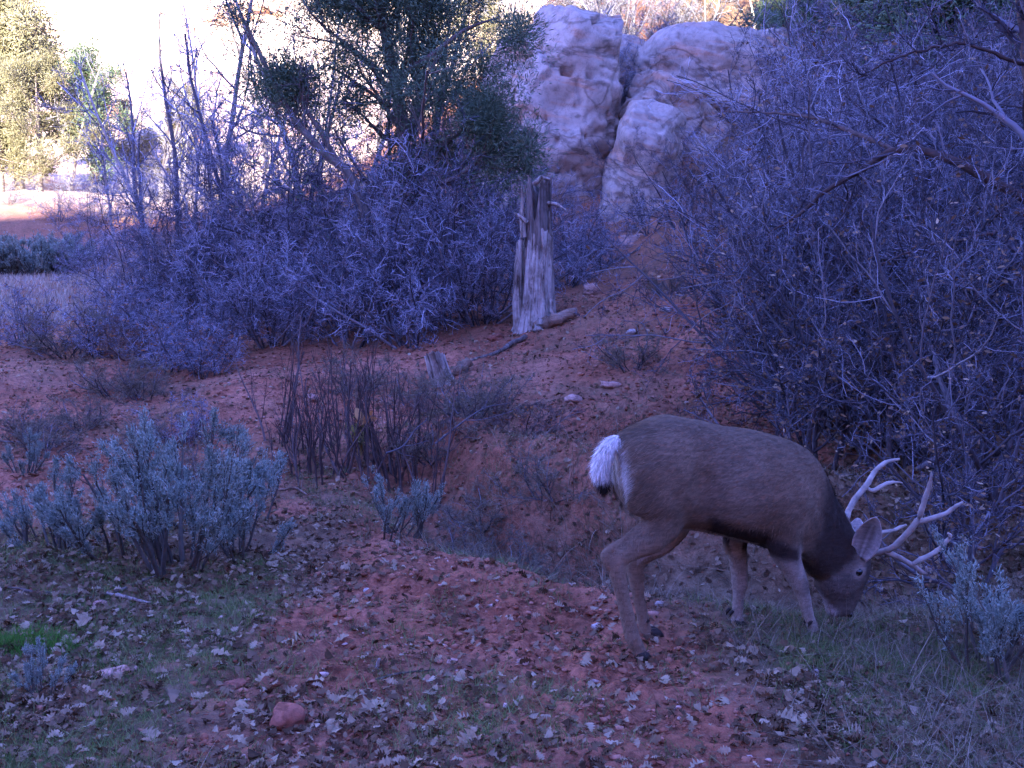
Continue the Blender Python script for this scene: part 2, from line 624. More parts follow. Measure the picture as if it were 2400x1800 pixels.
def build_ground():
    ys = np.concatenate([np.linspace(-32, 1.5, 40, endpoint=False), np.linspace(1.5, 9, 330, endpoint=False),
                         np.geomspace(9, 28, 190, endpoint=False), np.geomspace(28, 135, 110)])
    t = np.linspace(-1, 1, 460)
    w = 0.22 * t + 0.78 * np.sign(t) * np.abs(t) ** 2.4
    W = 16 + 0.8 * np.abs(ys)
    X = W[:, None] * w[None]
    Y = np.repeat(ys[:, None], len(t), 1)
    Z = gz(X.ravel(), Y.ravel()).reshape(X.shape)
    # crumbly clods close by
    p = xy0(X, Y)
    nearw = np.clip((15 - Y) / 6, 0, 1) * (1 - 0.5 * cover(X, Y))
    rid = 1 - np.abs(fbm(p * 9, 2, 51))
    Z = Z + nearw * (0.032 * (rid - 0.7) + 0.018 * fbm(p * 22, 2, 55))
    n, k = X.shape
    V = np.stack([X, Y, Z], -1).reshape(-1, 3)
    idx = np.arange(n * k).reshape(n, k)
    Q = np.stack([idx[:-1, :-1], idx[:-1, 1:], idx[1:, 1:], idx[1:, :-1]], -1).reshape(-1, 4)
    c = cover(X, Y).ravel()
    c3 = np.repeat(c[:, None], 3, 1)
    yy = Y.ravel()
    c3[:, 1] = np.clip(sm(38, 46, yy) * sm(6, -2, X.ravel()), 0, 1)  # weight of the painted sun-washed paleness on the far slope
    o = make_mesh('ground', V, Q, M['soil'], None, True, c3)
    tag(o, kind='structure')


build_ground()


# hills: an unseen ridge added behind the camera, its crest shaped to shade the hollow, and the sunlit canyon wall beyond
def sheet(name, fx, nu, nv, mat):
    u = np.linspace(0, 1, nu)
    v = np.linspace(0, 1, nv)
    U, Vv = np.meshgrid(u, v, indexing='ij')
    P = fx(U, Vv)
    idx = np.arange(nu * nv).reshape(nu, nv)
    Q = np.stack([idx[:-1, :-1], idx[1:, :-1], idx[1:, 1:], idx[:-1, 1:]], -1).reshape(-1, 4)
    o = make_mesh(name, P.reshape(-1, 3), Q, mat, None, True, np.full((nu * nv, 3), 0.0))
    tag(o, kind='structure')
    return o


CREST_Y = -48.0
CREST_H = 6.6 + math.tan(SUN_EL) * (25 - CREST_Y)


def ridge(U, Vv):
    x = (U - 0.5) * 300
    prof = np.sin(np.pi * Vv) ** 0.9
    y = CREST_Y + (Vv - 0.5) * 56
    p = np.stack([x * 0.05, y * 0.05, np.zeros_like(x)], -1)
    z = -1 + (CREST_H + 1.5 - 0.07 * np.clip(x + 20, -40, 0) + 1.2 * sm(-26, -12, x)) * prof + (1.6 * fbm(p, 4, 61) + 0.8 * fbm(p * 7, 3, 65)) * prof
    return np.stack([x, y, z], -1)


sheet('shade_ridge', ridge, 260, 60, M['soil'])


def wall(U, Vv):
    x = -130 + U * 260
    h = Vv * 60
    p = np.stack([x * 0.05, h * 0.12, np.zeros_like(x)], -1)
    led = np.floor(h / 4 + 0.8 * fbm(p * 2, 3, 71)) * 1.6
    y = 84 + 0.0016 * x * x + 0.35 * h + led * 0.6 + 5 * fbm(p, 5, 73) + 2.0 * fbm(p * np.array([4, .6, 1]), 3, 75)
    return np.stack([x, y, h + 8 + 1.0 * fbm(p * 4, 3, 77)], -1)


sheet('canyon_wall', wall, 300, 110, M['cliff'])

# ------------------------------------------------------------------ sandstone outcrop
def rock_mesh(name, rad, seed, mat, sub=6, lump=0.16, ledge=0.0, crack=0.05, box=0.0, parent=None, ls=1.0):
    bm = bmesh.new()
    bmesh.ops.create_icosphere(bm, subdivisions=sub, radius=1)
    V = np.array([v.co[:] for v in bm.verts])
    Fc = np.array([[v.index for v in f.verts] for f in bm.faces])
    bm.free()
    rk = np.random.default_rng(seed)
    for i in range(30):
        n_ = nrm(rk.normal(size=3) * np.array([1, 1, .8]))
        h_ = rk.uniform(.72, .98)
        t_ = np.maximum(V @ n_ - h_, 0)
        V = V - (t_ * 0.92)[:, None] * n_
    if box:
        q = 2 + 4 * box
        ln = np.linalg.norm(V, axis=1, keepdims=True)
        V = ln * V / (np.abs(V) ** q).sum(1, keepdims=True) ** (1 / q)
    rad = np.array(rad, float)
    S = float(rad.mean())
    d = nrm(V / rad)
    P = V * rad
    q = P / S * ls
    P = P + d * S * lump * 0.6 * fbm(q * np.array([1.0, 1.0, 1.5]), 3, seed, 0.42)[:, None]
    if ledge:
        zz = P[:, 2] / S * 1.7 + 0.35 * P[:, 0] / S + 0.9 * fbm(q * 1.0, 3, seed + 5)
        fr = zz - np.floor(zz)
        P = P + d * (S * ledge * (np.power(fr, 0.15) - 0.85))[:, None]
    if crack:
        r = np.abs(fbm(q * np.array([1.0, 1.0, 1.9]) + 5, 3, seed + 9))
        P = P - d * (S * crack * np.exp(-(r / 0.045) ** 2))[:, None]
        r = np.abs(fbm(q * np.array([1.2, 1.2, 4.5]) + 9, 3, seed + 13))
        P = P - d * (S * crack * 0.5 * np.exp(-(r / 0.035) ** 2))[:, None]
    P = P + d * S * 0.009 * fbm(q * np.array([7, 7, 14]), 3, seed + 17)[:, None]
    return make_mesh(name, P, Fc, mat, parent, True)


def boulder(u, v, d, rad, seed, label, rot=(0, 0, 0), box=0.2, lump=0.20, ledge=0.14, crack=0.05, name='sandstone_boulder', mat='sandstone', sub=6, cat='rock', group=None):
    o = rock_mesh(name, rad, seed, M[mat], sub, lump, ledge, crack, box)
    o.location = px(u, v, d)
    o.rotation_euler = rot
    return tag(o, label, cat, group)


boulder(1305, 330, 24.5, (1.75, 1.7, 3.0), 101, 'tall pale sandstone dome with ledges behind the dead trunk', (0.1, 0.06, 0.2), 0.15, ledge=0.20)
boulder(1230, 200, 25.0, (1.0, 1.4, 1.2), 103, 'rounded pinkish top of the outcrop beside the juniper crown', (0, 0.25, 0.4), 0.1)
boulder(1505, 415, 23.2, (0.8, 1.2, 1.8), 105, 'narrow pale rock rib standing right of the bushy cleft', (0.12, 0.16, -0.2), 0.25, ledge=0.08)
boulder(1545, 265, 24.2, (0.9, 1.2, 0.9), 107, 'jutting pale boulder on top of the narrow rock rib', (0, 0.5, 0.2), 0.2)
boulder(1690, 205, 25.5, (2.05, 1.8, 1.3), 109, 'broad cracked sandstone block below the pale sunlit bush', (0, 0.08, -0.1), 0.3, ledge=0.07, crack=0.07)
boulder(1690, 103, 25.6, (0.32, 0.4, 0.30), 111, 'small bright boulder perched on the broad sandstone block', (0, 0.3, 0.1), 0.3, ledge=0.0, sub=5)
boulder(1440, 230, 27.0, (1.3, 1.2, 1.5), 121, 'shadowed sandstone mass at the back of the bushy cleft', (0, 0, 0.3), 0.2)
boulder(1800, 175, 26.0, (1.2, 1.3, 1.0), 123, 'pinkish sandstone ledge joining the broad block on its right', (0, 0.12, 0.2), 0.3, ledge=0.16)
boulder(1600, 330, 24.6, (0.9, 1.1, 1.0), 127, 'fractured sandstone slab under the broad block', (0, 0.2, 0.5), 0.25, ledge=0.16)
boulder(1870, 190, 26.3, (0.75, 1.0, 0.9), 113, 'blocky sandstone shoulder half hidden by oak branches', (0, 0, 0.3), 0.3)
boulder(1395, 610, 19.5, (0.30, 0.3, 0.36), 115, 'squat pinkish boulder under the brush at the outcrop foot', (0, 0, 0.5), 0.3, mat='pink_stone', sub=5, ledge=0.0)
boulder(1490, 600, 20.5, (0.35, 0.35, 0.42), 117, 'upright pink boulder half buried below the rock rib', (0, 0.2, 0.5), 0.3, mat='pink_stone', sub=5, ledge=0.0)
boulder(1560, 520, 22.5, (0.9, 0.8, 0.35), 119, 'low flat sandstone shelf at the outcrop foot', (0, 0, 0.1), 0.4, ledge=0.08, sub=5)

# ------------------------------------------------------------------ dead trunk, short stump, logs
def snag_part(name, rfun, topfun, hmax, mat, parent, nth=72, nh=60, base=-0.15):
    th = np.linspace(0, 2 * np.pi, nth, endpoint=False)
    tt = np.linspace(0, 1, nh)
    TH, T = np.meshgrid(th, tt)
    top = topfun(TH)
    H = base + T * (top - base)
    R = rfun(TH, H)
    lean = 0.02 * H
    V = np.stack([np.cos(TH) * R + lean, np.sin(TH) * R, H], -1)
    idx = np.arange(nth * nh).reshape(nh, nth)
    Q = np.stack([idx[:-1], np.roll(idx[:-1], -1, 1), np.roll(idx[1:], -1, 1), idx[1:]], -1).reshape(-1, 4)
    Vf = V.reshape(-1, 3)
    # sunk broken top
    n0 = len(Vf)
    inner = V[-1] * np.array([0.55, 0.55, 1.0]) - np.array([0, 0, 0.12])
    cen = inner.mean(0, keepdims=True)
    Vf = np.concatenate([Vf, inner, cen])
    ii = n0 + np.arange(nth)
    Q2 = np.stack([idx[-1], np.roll(idx[-1], -1), np.roll(ii, -1), ii], -1)
    T3 = np.stack([ii, np.roll(ii, -1), np.full(nth, n0 + nth)], -1)
    return make_mesh(name, Vf, [Q, Q2, T3], mat, parent, True)


def ridged(TH, H, seed, n=11, amp=0.16):
    p = np.stack([np.cos(TH) * 1.6 * n / 6, np.sin(TH) * 1.6 * n / 6, H * 0.55], -1)
    return 1 + amp * fbm(p, 4, seed, 0.6) - amp * 0.9 * np.exp(-(np.abs(vnoise(p * 0.9 + 4, seed + 3)) / 0.07) ** 2)


sp = gu(1256, 13.0)
snag = thing('dead_tree', 'tall broken dead trunk of split grey wood at the slope crest', 'dead tree', sp)
snag_part('trunk', lambda TH, H: 0.19 * (1 + 0.30 * np.exp(-H / 0.25)) * (1 - 0.16 * H) * ridged(TH, H, 201, 10, 0.13) * (1 + 0.10 * np.cos(TH * 2 + 1)),
          lambda TH: 1.04 + 0.13 * vnoise(np.stack([np.cos(TH) * 1.6, np.sin(TH) * 1.6, TH * 0], -1), 205) + 0.035 * vnoise(np.stack([np.cos(TH) * 7, np.sin(TH) * 7, TH * 0], -1), 206) + 0.45 * np.clip(np.sin(TH), 0, 1) - 0.22 * np.clip(-np.cos(TH), 0, 1) ** 2,
          1.1, M['grey_wood'], snag)
snag_part('upper_trunk', lambda TH, H: 0.145 * (1 - 0.10 * (H - 1)) * ridged(TH, H, 211, 10, 0.15) + 0.0 * H,
          lambda TH: 1.70 + 0.12 * vnoise(np.stack([np.cos(TH) * 1.8, np.sin(TH) * 1.8, TH * 0], -1), 215) - 0.5 * np.exp(-((np.mod(TH + np.pi, 2 * np.pi) - np.pi + 1.9) / 0.35) ** 2),
          1.8, M['dark_wood'], snag, base=0.8)


def spike(path, radii, name, mat, parent, n=7):
    P = np.array(path, float)[None]
    R = np.array(radii, float)[None]
    V, Q = tubes(P, R, n)
    return make_mesh(name, V, Q, mat, parent, True)


spike([(-0.21, -0.06, -0.1), (-0.225, -0.08, 0.3), (-0.215, -0.08, 0.7), (-0.19, -0.07, 0.98), (-0.17, -0.06, 1.05)], [0.06, 0.055, 0.045, 0.04, 0.01], 'splinter', M['grey_wood'], snag)
spike([(-0.15, -0.08, 1.05), (-0.17, -0.09, 1.3), (-0.16, -0.08, 1.5), (-0.165, -0.08, 1.68)], [0.04, 0.03, 0.018, 0.005], 'splinter', M['grey_wood'], snag)
spike([(-0.11, -0.10, 1.22), (-0.2, -0.12, 1.3), (-0.26, -0.12, 1.33)], [0.03, 0.022, 0.006], 'branch_stub', M['grey_wood'], snag)
spike([(0.10, -0.05, 1.45), (0.24, -0.09, 1.43), (0.36, -0.12, 1.35)], [0.03, 0.02, 0.006], 'branch_stub', M['grey_wood'], snag)
spike([(-0.03, -0.05, 1.66), (0.06, -0.08, 1.74), (0.16, -0.06, 1.72)], [0.035, 0.03, 0.01], 'branch_stub', M['grey_wood'], snag)
spike([(0.155, -0.05, 0.1), (0.165, -0.06, 0.8), (0.15, -0.06, 1.35)], [0.02, 0.018, 0.008], 'splinter', M['grey_wood'], snag)


def log(pts, radii, label, name='fallen_log', mat='log_wood', n=10, group=None, cat='log'):
    """pts world points resting on the ground"""
    P = np.array(pts, float)
    k = max(6, 4 * len(P))
    s = np.linspace(0, len(P) - 1, k)
    i = np.minimum(s.astype(int), len(P) - 2)
    f = (s - i)[:, None]
    PP = P[i] * (1 - f) + P[i + 1] * f
    R = np.interp(s, np.arange(len(P)), radii)
    rg = np.random.default_rng(int(abs(P[0, 0]) * 1000) + 3)
    PP = PP + rg.normal(size=PP.shape) * R[:, None] * 0.18
    R = R * rg.uniform(0.85, 1.15, k)
    PP = np.concatenate([PP[:1], PP, PP[-1:]])
    R = np.concatenate([[R[0] * 0.1], R, [R[-1] * 0.1]])
    c = PP.mean(0)
    V, Q = tubes((PP - c)[None], R[None], n)
    V = V + (0.12 * fbm(V * 9, 2, 5) * np.median(R))[:, None]
    o = make_mesh(name, V, Q, M[mat], None, True)
    o.location = c
    return tag(o, label, cat, group)


def on(u, v, h=0.0, d=None):
    p = gp(u, v) if d is None else gu(u, d)
    return p + np.array([0, 0, h])


log([on(1258, 0, 0.05, 12.7), on(1300, 0, 0.07, 12.65), on(1355, 0, 0.07, 12.75)], [0.07, 0.075, 0.055], 'short brown log lying at the foot of the dead trunk')
log([on(1258, 0, -0.02, 12.6), on(1266, 0, 0.14, 12.55)], [0.06, 0.03], 'pale root knob at the end of the short log', name='broken_root', mat='grey_wood', cat='root')
log([on(1298, 0, 0.0, 12.8), on(1291, 0, 0.32, 12.8)], [0.025, 0.02], 'thin pale stake standing right of the dead trunk', name='wood_stake', mat='grey_wood', cat='stick')

st = thing('short_stump', 'short leaning pale stump on the slope below the dead trunk', 'stump', gu(1036, 10.9), 0.3, tilt=(0.0, -0.32))
snag_part('trunk', lambda TH, H: 0.095 * (1 + 0.3 * np.exp(-H / 0.1)) * ridged(TH, H * 2, 221, 8, 0.15),
          lambda TH: 0.27 + 0.05 * np.cos(TH + 2.2) + 0.02 * vnoise(np.stack([np.cos(TH) * 4, np.sin(TH) * 4, TH * 0], -1), 225), 0.3, M['grey_wood'], st, 40, 24)
log([on(1065, 0, 0.03, 11.0), on(1100, 0, 0.08, 11.05)], [0.05, 0.05], 'red brown wood chunk leaning beside the short stump', name='wood_chunk')
log([on(1105, 0, 0.02, 11.4), on(1160, 0, 0.02, 11.9), on(1230, 0, 0.02, 12.5)], [0.015, 0.022, 0.03], 'long dark half buried log rising towards the dead trunk', mat='dark_wood')

# ------------------------------------------------------------------ the buck
def hitz(u, v, z):
    r = ray(u, v)
    t = (z - CAMZ) / r[2]
    return np.array([0, 0, CAMZ]) + r * t


A0 = hitz(1503, 1545, 0.0)
A0 = gp(1503, 1545)
B0 = gp(1911, 1492)
head_dir = nrm((B0 - A0)[:2])
HEAD = math.atan2(head_dir[1], head_dir[0])
fw = np.array([head_dir[0], head_dir[1], 0])
lf_ = np.array([-head_dir[1], head_dir[0], 0])
O = A0 + lf_ * 0.11 + fw * 0.40
O[2] = g1(O[0], O[1])


def D(u, v, lat=0.0):
    """local point of the buck on its own length plane, shifted sideways by lat (+ = its left, away from us)"""
    r = ray(u, v)
    o = np.array([0, 0, CAMZ])
    t = (lat - (o - O) @ lf_) / (r @ lf_)
    p = o + r * t - O
    return np.array([p @ fw, lat, p[2]])


def loft(rings):
    R = np.array(rings)
    k, n, _ = R.shape
    idx = np.arange(k * n).reshape(k, n)
    Q = np.stack([idx[:-1], np.roll(idx[:-1], -1, 1), np.roll(idx[1:], -1, 1), idx[1:]], -1).reshape(-1, 4)
    V = R.reshape(-1, 3)
    c0, c1 = R[0].mean(0), R[-1].mean(0)
    V = np.concatenate([V, [c0, c1]])
    a = idx[0]
    b = idx[-1]
    T = np.concatenate([np.stack([np.roll(a, -1), a, np.full(n, k * n)], -1), np.stack([b, np.roll(b, -1), np.full(n, k * n + 1)], -1)])
    return V, Q, T


def resample(A, k):
    """Catmull-Rom through rows of A"""
    A = np.asarray(A, float)
    n = len(A)
    P = np.concatenate([[2 * A[0] - A[1]], A, [2 * A[-1] - A[-2]]])
    s = np.linspace(0, n - 1 - 1e-6, k)
    i = s.astype(int)
    f = (s - i)[:, None]
    p0, p1, p2, p3 = P[i], P[i + 1], P[i + 2], P[i + 3]
    return 0.5 * (2 * p1 + (p2 - p0) * f + (2 * p0 - 5 * p1 + 4 * p2 - p3) * f ** 2 + (3 * p1 - p0 - 3 * p2 + p3) * f ** 3)


def body_ring(top, bot, hw, n=32, p=2.3, low=1.0):
    c = (top + bot) / 2
    a = (top - bot) / 2
    th = np.arange(n) * 2 * np.pi / n
    ct, stt = np.cos(th), np.sin(th)
    cc = np.sign(ct) * np.abs(ct) ** (2 / p)
    ss = np.sign(stt) * np.abs(stt) ** (2 / p)
    w = hw * np.where(ct < 0, low, 1.0)
    return c + cc[:, None] * a + (ss * w)[:, None] * np.array([0, 1, 0])


buck_mb = MB()


def body_loft(stations, k, low=1.0):
    rows = []
    for (tu, tv), (bu, bv), hw in stations:
        rows.append(np.r_[D(tu, tv), D(bu, bv), hw])
    rows = resample(rows, k)
    V, Q, T = loft([body_ring(r[:3], r[3:6], r[6], low=low) for r in rows])
    buck_mb.add(V, Q, T)


body_loft([((1443, 1050), (1452, 1130), .05), ((1452, 1020), (1468, 1190), .115), ((1490, 998), (1505, 1225), .155), ((1545, 977), (1560, 1238), .172), ((1605, 979), (1620, 1240), .172),
           ((1680, 991), (1690, 1255), .188), ((1755, 1004), (1765, 1274), .195), ((1828, 1021), (1825, 1292), .178),
           ((1885, 1049), (1868, 1312), .148), ((1921, 1096), (1882, 1332), .118), ((1946, 1148), (1893, 1346), .10),
           ((1980, 1210), (1910, 1357), .085), ((2005, 1255), (1935, 1362), .07)], 46)
# head: brow to muzzle
body_loft([((2000, 1248), (1925, 1352), .055), ((2026, 1285), (1915, 1362), .078), ((2035, 1316), (1915, 1374), .080), ((2030, 1348), (1922, 1392), .068), ((2019, 1382), (1929, 1408), .050),
           ((2010, 1408), (1934, 1424), .042), ((2002, 1426), (1938, 1437), .038), ((1990, 1440), (1950, 1445), .024)], 26)


def leg(pts, n=20, k=40):
    rows = [np.r_[D(u, v, lat), r, r * sq] for u, v, lat, r, sq in pts]
    rows = resample(rows, k)
    P = rows[:, :3]
    T = nrm(np.gradient(P, axis=0))
    side = np.array([0, 1.0, 0])
    rings = []
    th = np.arange(n) * 2 * np.pi / n
    for p, t, r in zip(P, T, rows):
        a = nrm(np.cross(side, t))
        b = np.cross(t, a)
        rings.append(p + np.cos(th)[:, None] * a * r[3] + np.sin(th)[:, None] * b * r[4])
    V, Q, T3 = loft(rings)
    buck_mb.add(V, Q, T3)


# u, v, sideways, radius, flattening
leg([(1530, 1085, -.075, .13, .7), (1545, 1160, -.09, .135, .6), (1553, 1215, -.10, .105, .62), (1524, 1258, -.11, .070, .7), (1480, 1288, -.115, .052, .7), (1449, 1312, -.115, .042, .75),
     (1449, 1345, -.115, .039, .8), (1458, 1390, -.115, .033, .85), (1470, 1445, -.112, .029, .9), (1482, 1492, -.11, .032, .95), (1494, 1520, -.11, .031, .95), (1503, 1536, -.11, .03, 1)])
leg([(1500, 1232, -.105, .016, 1), (1462, 1262, -.112, .014, 1), (1432, 1284, -.115, .016, 1), (1418, 1301, -.115, .019, 1), (1424, 1325, -.115, .018, 1), (1438, 1352, -.115, .014, 1)], 12, 24)
leg([(1548, 1085, .08, .12, .7), (1570, 1160, .10, .12, .6), (1580, 1215, .11, .09, .62), (1552, 1262, .115, .07, .7), (1515, 1290, .115, .054, .7), (1490, 1312, .115, .046, .75),
     (1490, 1345, .115, .036, .8), (1496, 1390, .115, .031, .85), (1505, 1445, .115, .028, .9), (1514, 1480, .115, .031, .95), (1524, 1503, .115, .030, .95), (1530, 1515, .115, .028, 1)])
leg([(1855, 1120, -.10, .11, .6), (1845, 1200, -.115, .105, .55), (1838, 1262, -.115, .082, .65), (1845, 1300, -.11, .063, .75), (1861, 1338, -.105, .047, .85), (1877, 1378, -.105, .035, .95),
     (1886, 1409, -.105, .028, .95), (1898, 1450, -.105, .024, 1), (1906, 1474, -.105, .028, 1), (1911, 1488, -.105, .028, 1)])
leg([(1760, 1140, .10, .10, .6), (1738, 1215, .11, .085, .6), (1724, 1265, .11, .060, .75), (1729, 1300, .11, .047, .8), (1732, 1335, .11, .039, .9), (1733, 1368, .11, .035, .95),
     (1731, 1400, .11, .027, .95), (1729, 1435, .11, .025, 1), (1728, 1452, .11, .03, 1), (1728, 1464, .11, .03, 1)])

buck = thing('mule_deer', 'brown mule deer buck with pale antlers grazing in front of the oak brush', 'deer', O, HEAD)
tmp = buck_mb.build('buck_tmp', None)
md = tmp.modifiers.new('r', 'REMESH')
md.mode = 'VOXEL'
md.voxel_size = 0.010
md.use_smooth_shade = True
sm_ = tmp.modifiers.new('s', 'SMOOTH')
sm_.factor = 0.5
sm_.iterations = 7
dg = bpy.context.evaluated_depsgraph_get()
bme = bpy.data.meshes.new_from_object(tmp.evaluated_get(dg))
bpy.data.objects.remove(tmp)
bme.name = 'body'
nV = len(bme.vertices)
BV = np.empty(nV * 3, np.float32)
bme.vertices.foreach_get('co', BV)
BV = BV.reshape(-1, 3).astype(float)
BN = np.empty(nV * 3, np.float32)
bme.vertices.foreach_get('normal', BN)
BN = BN.reshape(-1, 3).astype(float)


for (u_, v_, lat_, rad_, amt_) in ((1842, 1165, -.15, (.11, .10, .13), .016), (1545, 1120, -.16, (.11, .10, .14), .018), (1648, 1130, -.17, (.055, .10, .12), -.022), (1775, 1190, -.17, (.05, .10, .10), -.012),
                                   (1590, 1225, -.14, (.06, .08, .05), -.012), (1850, 1235, -.13, (.04, .08, .06), .012), (1905, 1150, -.12, (.05, .08, .08), -.010), (1560, 985, 0, (.06, .06, .05), .008), (1700, 1000, 0, (.09, .06, .05), -.008),
                                   (1877, 1380, -.105, (.03, .04, .03), .005), (1733, 1370, .11, (.03, .04, .03), .005), (1484, 1497, -.11, (.02, .04, .025), .004), (1462, 1360, -.115, (.016, .05, .03), -.006), (2000, 1345, -.07, (.03, .03, .02), -.008)):
    for sg_ in (1, -1):
        c_ = D(u_, v_, lat_)
        c_[1] *= sg_
        if sg_ < 0 and abs(lat_) < .01:
            continue
        w_ = np.exp(-(((BV - c_) / np.array(rad_)) ** 2).sum(1))
        BV = BV + BN * (amt_ * w_)[:, None]
BV = BV + BN * (0.0035 * fbm(BV * np.array([9, 9, 12]), 3, 431))[:, None]
bme.vertices.foreach_set('co', BV.astype(np.float32).ravel())
bme.update()


def blob(P, c, r, w=1.0):
    """soft ellipsoid weight"""
    q = (P - c) / np.array(r)
    return np.clip(1.35 - (q ** 2).sum(1), 0, 1) * w


def inplane(P, poly, lat=0.0):
    """signed-ish soft test in the length/height plane: polygon given as photo pixels"""
    L = np.array([D(u, v, lat)[[0, 2]] for u, v in poly])
    x, y = P[:, 0], P[:, 2]
    ins = np.zeros(len(P), bool)
    dist = np.full(len(P), 1e9)
    for a, b in zip(L, np.roll(L, -1, 0)):
        c = ((a[1] > y) != (b[1] > y))
        xx = (b[0] - a[0]) * (y - a[1]) / (b[1] - a[1] + 1e-12) + a[0]
        ins ^= c & (x < xx)
        ab = b - a
        t = np.clip(((x - a[0]) * ab[0] + (y - a[1]) * ab[1]) / (ab @ ab + 1e-12), 0, 1)
        dist = np.minimum(dist, np.hypot(x - a[0] - t * ab[0], y - a[1] - t * ab[1]))
    sdist = np.where(ins, dist, -dist)
    return sdist


def coat_colour(P, N):
    n = fbm(P * 9, 3, 401)
    base = np.array([0.142, 0.096, 0.064])
    c = np.repeat(base[None], len(P), 0) * (1 + 0.14 * n[:, None] + 0.10 * fbm(P * np.array([14, 30, 40]), 3, 407)[:, None])

    def lay(w, col):
        nonlocal c
        w = np.clip(w, 0, 1)[:, None]
        c = c * (1 - w) + np.array(col) * w
    # darker back
    topw = sm(0.35, 0.95, N[:, 2]) * (P[:, 2] > 0.6)
    lay(topw * 0.45, (0.08, 0.055, 0.036))
    e = 0.02 * n
    # paler flank panel and darker saddle, thigh fold
    d = inplane(P, [(1650, 1060), (1720, 1055), (1740, 1120), (1725, 1190), (1660, 1185)])
    lay(sm(-0.07, 0.05, d + e) * 0.45, (0.19, 0.145, 0.11))
    d = inplane(P, [(1590, 1000), (1650, 1010), (1700, 1060), (1640, 1070), (1600, 1040)])
    lay(sm(-0.05, 0.04, d + e) * 0.40, (0.105, 0.072, 0.052))
    d = inplane(P, [(1620, 1120), (1645, 1120), (1655, 1230), (1600, 1240)])
    lay(sm(-0.03, 0.02, d + e) * 0.35, (0.11, 0.08, 0.062))
    # legs paler and tawny
    lay(sm(0.50, 0.38, P[:, 2] + e) * (P[:, 0] < 0.10) * 0.8, (0.21, 0.145, 0.10))
    lay(sm(0.42, 0.30, P[:, 2] + e) * (P[:, 0] > 0.10) * (np.abs(P[:, 1]) > 0.06) * 0.9, (0.26, 0.215, 0.175))
    # dark belly line and brisket
    d = inplane(P, [(1640, 1205), (1700, 1225), (1790, 1240), (1830, 1262), (1838, 1300), (1790, 1300), (1690, 1275), (1640, 1255)])
    lay(sm(-0.025, 0.02, d + e), (0.028, 0.019, 0.016))
    # dark rut neck
    d = inplane(P, [(1915, 1125), (1935, 1110), (2005, 1235), (1995, 1290), (1960, 1335), (1925, 1350), (1875, 1345), (1862, 1290), (1888, 1200)])
    lay(sm(-0.085, 0.045, d + 1.6 * e) * 0.95, (0.026, 0.017, 0.014))
    # grey face, pale muzzle and throat
    d = inplane(P, [(1925, 1345), (2000, 1330), (2040, 1330), (2010, 1445), (1930, 1445), (1900, 1375)])
    lay(sm(-0.015, 0.02, d) * 0.8, (0.085, 0.066, 0.056))
    d = inplane(P, [(1900, 1365), (1925, 1390), (1955, 1430), (1950, 1460), (1925, 1450), (1890, 1385)])
    lay(sm(-0.010, 0.012, d + e * .3) * 0.9, (0.32, 0.28, 0.26))
    d = inplane(P, [(2010, 1300), (2045, 1300), (2045, 1345), (2020, 1360), (2000, 1330)])
    lay(sm(-0.01, 0.02, d) * 0.9, (0.05, 0.037, 0.032))
    for sg_ in (-1, 1):
        ce = D(2012, 1340, -.068)
        ce[1] *= -sg_
        lay(blob(P, ce, (.034, .03, .030)) * 0.8, (0.27, 0.235, 0.20))
    # white rump patch: both buttocks, round the tail root
    d = inplane(P, [(1425, 1012), (1444, 1018), (1452, 1040), (1456, 1085), (1458, 1125), (1453, 1160), (1450, 1195), (1456, 1225), (1440, 1225), (1400, 1130)], -.035)
    lay(sm(-0.02, 0.02, d + 0.014 * fbm(P * np.array([30, 30, 12]), 2, 411)), (0.66, 0.62, 0.57))
    # inner thigh and groin
    inner = (np.abs(P[:, 1]) < 0.08) * sm(0.66, 0.5, P[:, 2]) * (P[:, 0] < 0.15) * (P[:, 2] > 0.3)
    lay(inner * 0.5, (0.42, 0.37, 0.33))
    # dark tarsal tuft
    lay(blob(P, D(1470, 1335, -.07), (0.04, 0.03, 0.06)) * 0.4, (0.07, 0.05, 0.04))
    return np.clip(c, 0.01, 0.9)


BC = coat_colour(BV, BN)
ca = bme.color_attributes.new('coat', 'FLOAT_COLOR', 'POINT')
c4 = np.ones((nV, 4), np.float32)
c4[:, :3] = BC
ca.data.foreach_set('color', c4.ravel())
bme.materials.clear()
bme.materials.append(M['coat'])
body = link('body', bme, buck)


def fur_on(V, N, C, count, parent, flow, length, wid, lift, name='fur', seed=5, lenfun=None):
    rg = np.random.default_rng(seed)
    i = rg.integers(0, len(V), count)
    p = V[i] + rg.normal(size=(count, 3)) * 0.004 - N[i] * 0.003
    nn = N[i]
    f = flow(p, nn)
    f = f - nn * (f * nn).sum(1, keepdims=True)
    d = nrm(nrm(f) + lift * nn + rg.normal(size=(count, 3)) * 0.16)
    s = nrm(np.cross(d, nn)) * wid
    L = length * rg.uniform(0.6, 1.25, count)
    if lenfun is not None:
        L = L * lenfun(p)
    L = L[:, None]
    v0, v1, v2 = p - s, p + s, p + d * L
    VV = np.stack([v0, v1, v2], 1).reshape(-1, 3)
    T = np.arange(count * 3).reshape(-1, 3)
    CC = np.repeat(C[i], 3, 0)
    return make_mesh(name, VV, T, M['fur'], parent, False, CC)


def flow(p, n):
    f = np.repeat(np.array([[-1.0, 0, -0.55]]), len(p), 0)
    legs = p[:, 2] < 0.5
    f[legs] = (-0.25, 0, -1)
    hd = p[:, 0] > 0.62
    f[hd] = (-0.5, 0, 0.6)
    return f


def fl(p):
    r = np.where(p[:, 2] < 0.45, 0.55, 1.0)
    r = np.where((p[:, 0] < -0.33) & (p[:, 2] > 0.55), 1.9, r)
    return r


fur_on(BV, BN, BC, 90000, body, flow, 0.021, 0.0012, 0.20, lenfun=fl)

